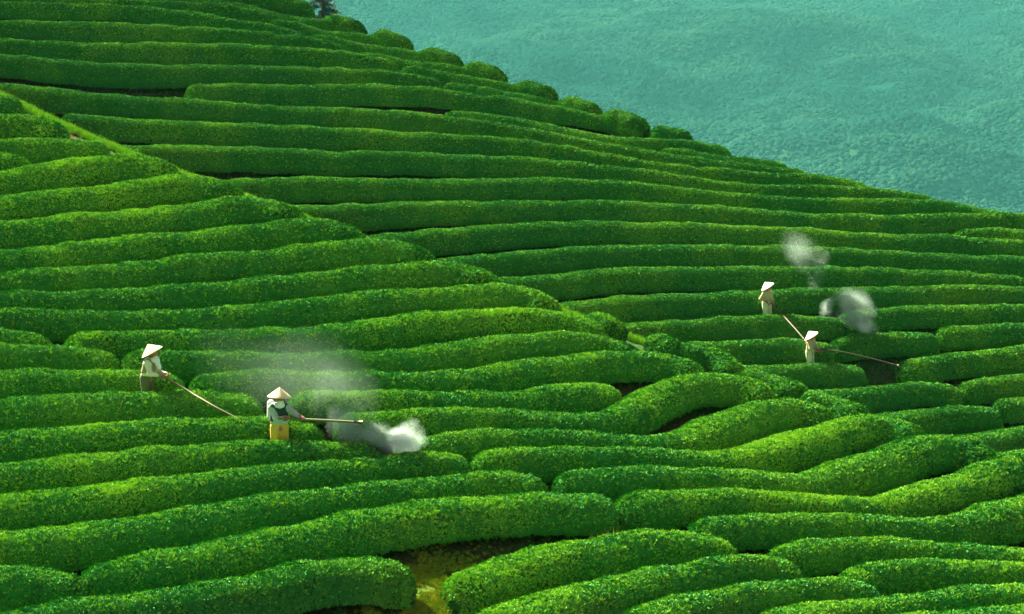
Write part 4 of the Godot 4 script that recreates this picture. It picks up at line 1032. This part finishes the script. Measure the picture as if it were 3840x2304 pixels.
func build_mist() -> void:
	rng.seed = 505
	var o := thing("mist_cloud", "dense white mist puff right of the yellow-trousered worker, thinning towards him", "mist", Vector3(-2.42, -8.2, -48.3))
	puffs(o, Vector3(-3.05, -7.82, -48.4), Vector3(0.35, 0.25, 0.25), 9, 0.14, 0.32, 0.10, Vector3(1, -0.4, 0))
	puffs(o, Vector3(-2.28, -7.90, -48.30), Vector3(0.32, 0.34, 0.3), 26, 0.14, 0.32, 0.22, Vector3(1, 0.5, 0))
	puffs(o, Vector3(-2.72, -7.98, -48.26), Vector3(0.34, 0.24, 0.25), 10, 0.14, 0.30, 0.09, Vector3(1, -0.3, 0))
	puffs(o, Vector3(-3.50, -7.66, -48.6), Vector3(0.34, 0.36, 0.3), 14, 0.16, 0.38, 0.075, Vector3(-0.5, 1, 0))
	puffs(o, Vector3(-3.75, -7.05, -49.2), Vector3(0.6, 0.7, 0.5), 10, 0.28, 0.6, 0.010, Vector3(-0.3, 1, 0))
	puffs(o, Vector3(-4.9, -6.6, -50.4), Vector3(2.0, 0.6, 0.9), 7, 0.7, 1.2, 0.004, Vector3(-1, 0.3, 0))
	o = thing("mist_cloud", "white mist cloud drifting over the hedges between the right-hand workers and the frame edge", "mist", Vector3(12.2, -9.4, -80.9))
	puffs(o, Vector3(12.38, -9.12, -80.9), Vector3(0.34, 0.36, 0.35), 14, 0.18, 0.40, 0.11, Vector3(0.6, -1, 0))
	puffs(o, Vector3(11.80, -8.74, -81.1), Vector3(0.50, 0.26, 0.35), 14, 0.16, 0.38, 0.065, Vector3(1, -0.4, 0))
	puffs(o, Vector3(11.15, -8.54, -81.2), Vector3(0.22, 0.20, 0.25), 8, 0.12, 0.26, 0.13, Vector3(0.3, 1, 0))
	puffs(o, Vector3(12.2, -8.30, -81.3), Vector3(0.6, 0.4, 0.4), 7, 0.3, 0.5, 0.05, Vector3(-1, 0.6, 0))
	o = thing("mist_cloud", "faint plume of mist rising above the right-hand workers", "mist", Vector3(10.8, -7.6, -82.3))
	puffs(o, Vector3(11.0, -7.45, -82.3), Vector3(0.22, 0.55, 0.3), 8, 0.20, 0.42, 0.03, Vector3(-0.3, 1, 0))
	puffs(o, Vector3(10.35, -6.65, -82.8), Vector3(0.7, 0.45, 0.5), 9, 0.3, 0.7, 0.014, Vector3(-1, 0.6, 0))

# ---------------------------------------------------------------- the small tree on the skyline and a clump of yellow grass
func build_plants() -> void:
	var m := flat_mat("conifer_leaf", Color.WHITE, 0.7)
	m.vertex_color_use_as_albedo = true
	var bark := flat_mat("tree_bark", lin(0.05, 0.045, 0.035), 0.9)
	var y0 := ground_height(-8.6, -105.6)
	var t := thing("conifer_tree", "small dark tree standing on the skyline at the frame's top edge", "tree", Vector3(-8.6, y0 - 0.1, -105.6))
	var st := SurfaceTool.new()
	st.begin(Mesh.PRIMITIVE_TRIANGLES)
	tube(st, PackedVector3Array([Vector3.ZERO, Vector3(0.03, 2.0, 0), Vector3(0, 4.4, 0.04)]), PackedFloat32Array([0.11, 0.07, 0.02]), 8)
	rng.seed = 909
	var data := PackedFloat32Array()
	var n := 0
	for q in 46:
		var h := 0.35 + 3.9 * q / 46.0
		var reach := (4.6 - h) * 0.19 * rng.randf_range(0.7, 1.1)
		var a := rng.randf() * TAU
		var tip := Vector3(cos(a) * reach, h - 0.12, sin(a) * reach)
		stick(st, Vector3(0, h, 0), tip, 0.018, 0.006, 5)
		for w in 46:
			var p := Vector3(0, h, 0).lerp(tip, rng.randf_range(0.15, 1.05)) + Vector3(rng.randfn(), rng.randfn() * 0.8, rng.randfn()) * 0.07
			var y := (Vector3(cos(a), 0.2, sin(a)) + Vector3(rng.randfn(), rng.randfn(), rng.randfn()) * 0.6).normalized()
			var x := y.cross(Vector3(rng.randf() - 0.5, rng.randf() - 0.5, rng.randf() - 0.5)).normalized()
			push(data, Transform3D(Basis(x, y, x.cross(y)).scaled_local(Vector3.ONE * rng.randf_range(0.8, 1.3)), p), Color(0.008, 0.05, 0.04).lerp(Color(0.02, 0.09, 0.05), rng.randf()))
			n += 1
	st.generate_normals()
	part("trunk", st.commit(), bark, t)
	scatter("crown", tuft_mesh(14, 7, 0.10, 0.022, 10, 80, 0.03), m, data, n, t)
	# yellow grass clump in the dark gap in front of the stems
	var g := flat_mat("yellow_grass", Color.WHITE, 0.6)
	g.vertex_color_use_as_albedo = true
	g.backlight = Color(0.3, 0.28, 0.05)
	var at := Vector3(2.10, ground_height(2.10, -45.95), -45.95)
	var c := thing("grass_clump", "yellow grass clump in the dark gap beside the bare hedge stems", "grass", at)
	data = PackedFloat32Array()
	n = 0
	for q in 90:
		var p := Vector3(rng.randfn() * 0.16, 0.0, rng.randfn() * 0.08)
		var y := (Vector3.UP + Vector3(p.x * 2.0, 0, rng.randf() - 0.3)).normalized()
		var x := y.cross(Vector3(rng.randf() - 0.5, 0, rng.randf() - 0.5)).normalized()
		push(data, Transform3D(Basis(x, y, x.cross(y)).scaled_local(Vector3(1, rng.randf_range(1.4, 2.8), 1)), p), Color(0.30, 0.28, 0.02).lerp(Color(0.55, 0.46, 0.05), rng.randf()))
		n += 1
	scatter("blades", tuft_mesh(15, 7, 0.19, 0.02, 5, 60, 0.0), g, data, n, c)


func _ready() -> void:
	var cam := Camera3D.new()
	cam.name = "camera"
	add_child(cam)
	cam.fov = rad_to_deg(2.0 * atan(742.0 / 5577.0))
	cam.near = 0.5
	cam.far = 9000.0
	cam.rotation_degrees = Vector3(-6.0, 0, 0)
	cam.current = true
	var env := Environment.new()
	env.background_mode = Environment.BG_SKY
	var sky := Sky.new()
	var sm := ProceduralSkyMaterial.new()
	sm.sky_top_color = Color(0.93, 0.96, 0.97)
	sm.sky_horizon_color = Color(0.90, 0.95, 0.95)
	sm.ground_bottom_color = Color(0.10, 0.16, 0.10)
	sm.ground_horizon_color = Color(0.90, 0.95, 0.95)
	sm.sky_curve = 0.4
	sm.sky_energy_multiplier = 0.25
	sm.sun_angle_max = 1.0
	sky.sky_material = sm
	env.sky = sky
	env.tonemap_mode = Environment.TONE_MAPPER_LINEAR
	env.tonemap_exposure = 9.6
	env.fog_enabled = true
	env.fog_density = 0.000026
	env.fog_light_color = lin(0.22, 1.0, 0.95)
	env.volumetric_fog_enabled = true
	env.volumetric_fog_density = 0.0
	env.sdfgi_enabled = true
	env.ssao_enabled = true
	env.ssil_enabled = true
	var we := WorldEnvironment.new()
	we.name = "world_environment"
	we.environment = env
	add_child(we)
	var sun := DirectionalLight3D.new()
	sun.name = "sun"
	sun.light_color = Color(1.0, 0.96, 0.86)
	sun.light_energy = 1.6
	sun.light_angular_distance = 6.0
	sun.shadow_enabled = true
	add_child(sun)
	sun.look_at_from_position(Vector3.ZERO, Vector3(0.48, -0.66, 0.58))   # the light travels right, down and a little towards the camera

	lump.seed = 4
	lump.frequency = 0.1
	lump.fractal_octaves = 2
	patchy.seed = 8
	patchy.frequency = 0.05
	patchy.fractal_octaves = 3
	build_ground()
	build_mountain()
	build_hedges()
	build_grass()
	build_workers()
	build_mist()
	build_plants()
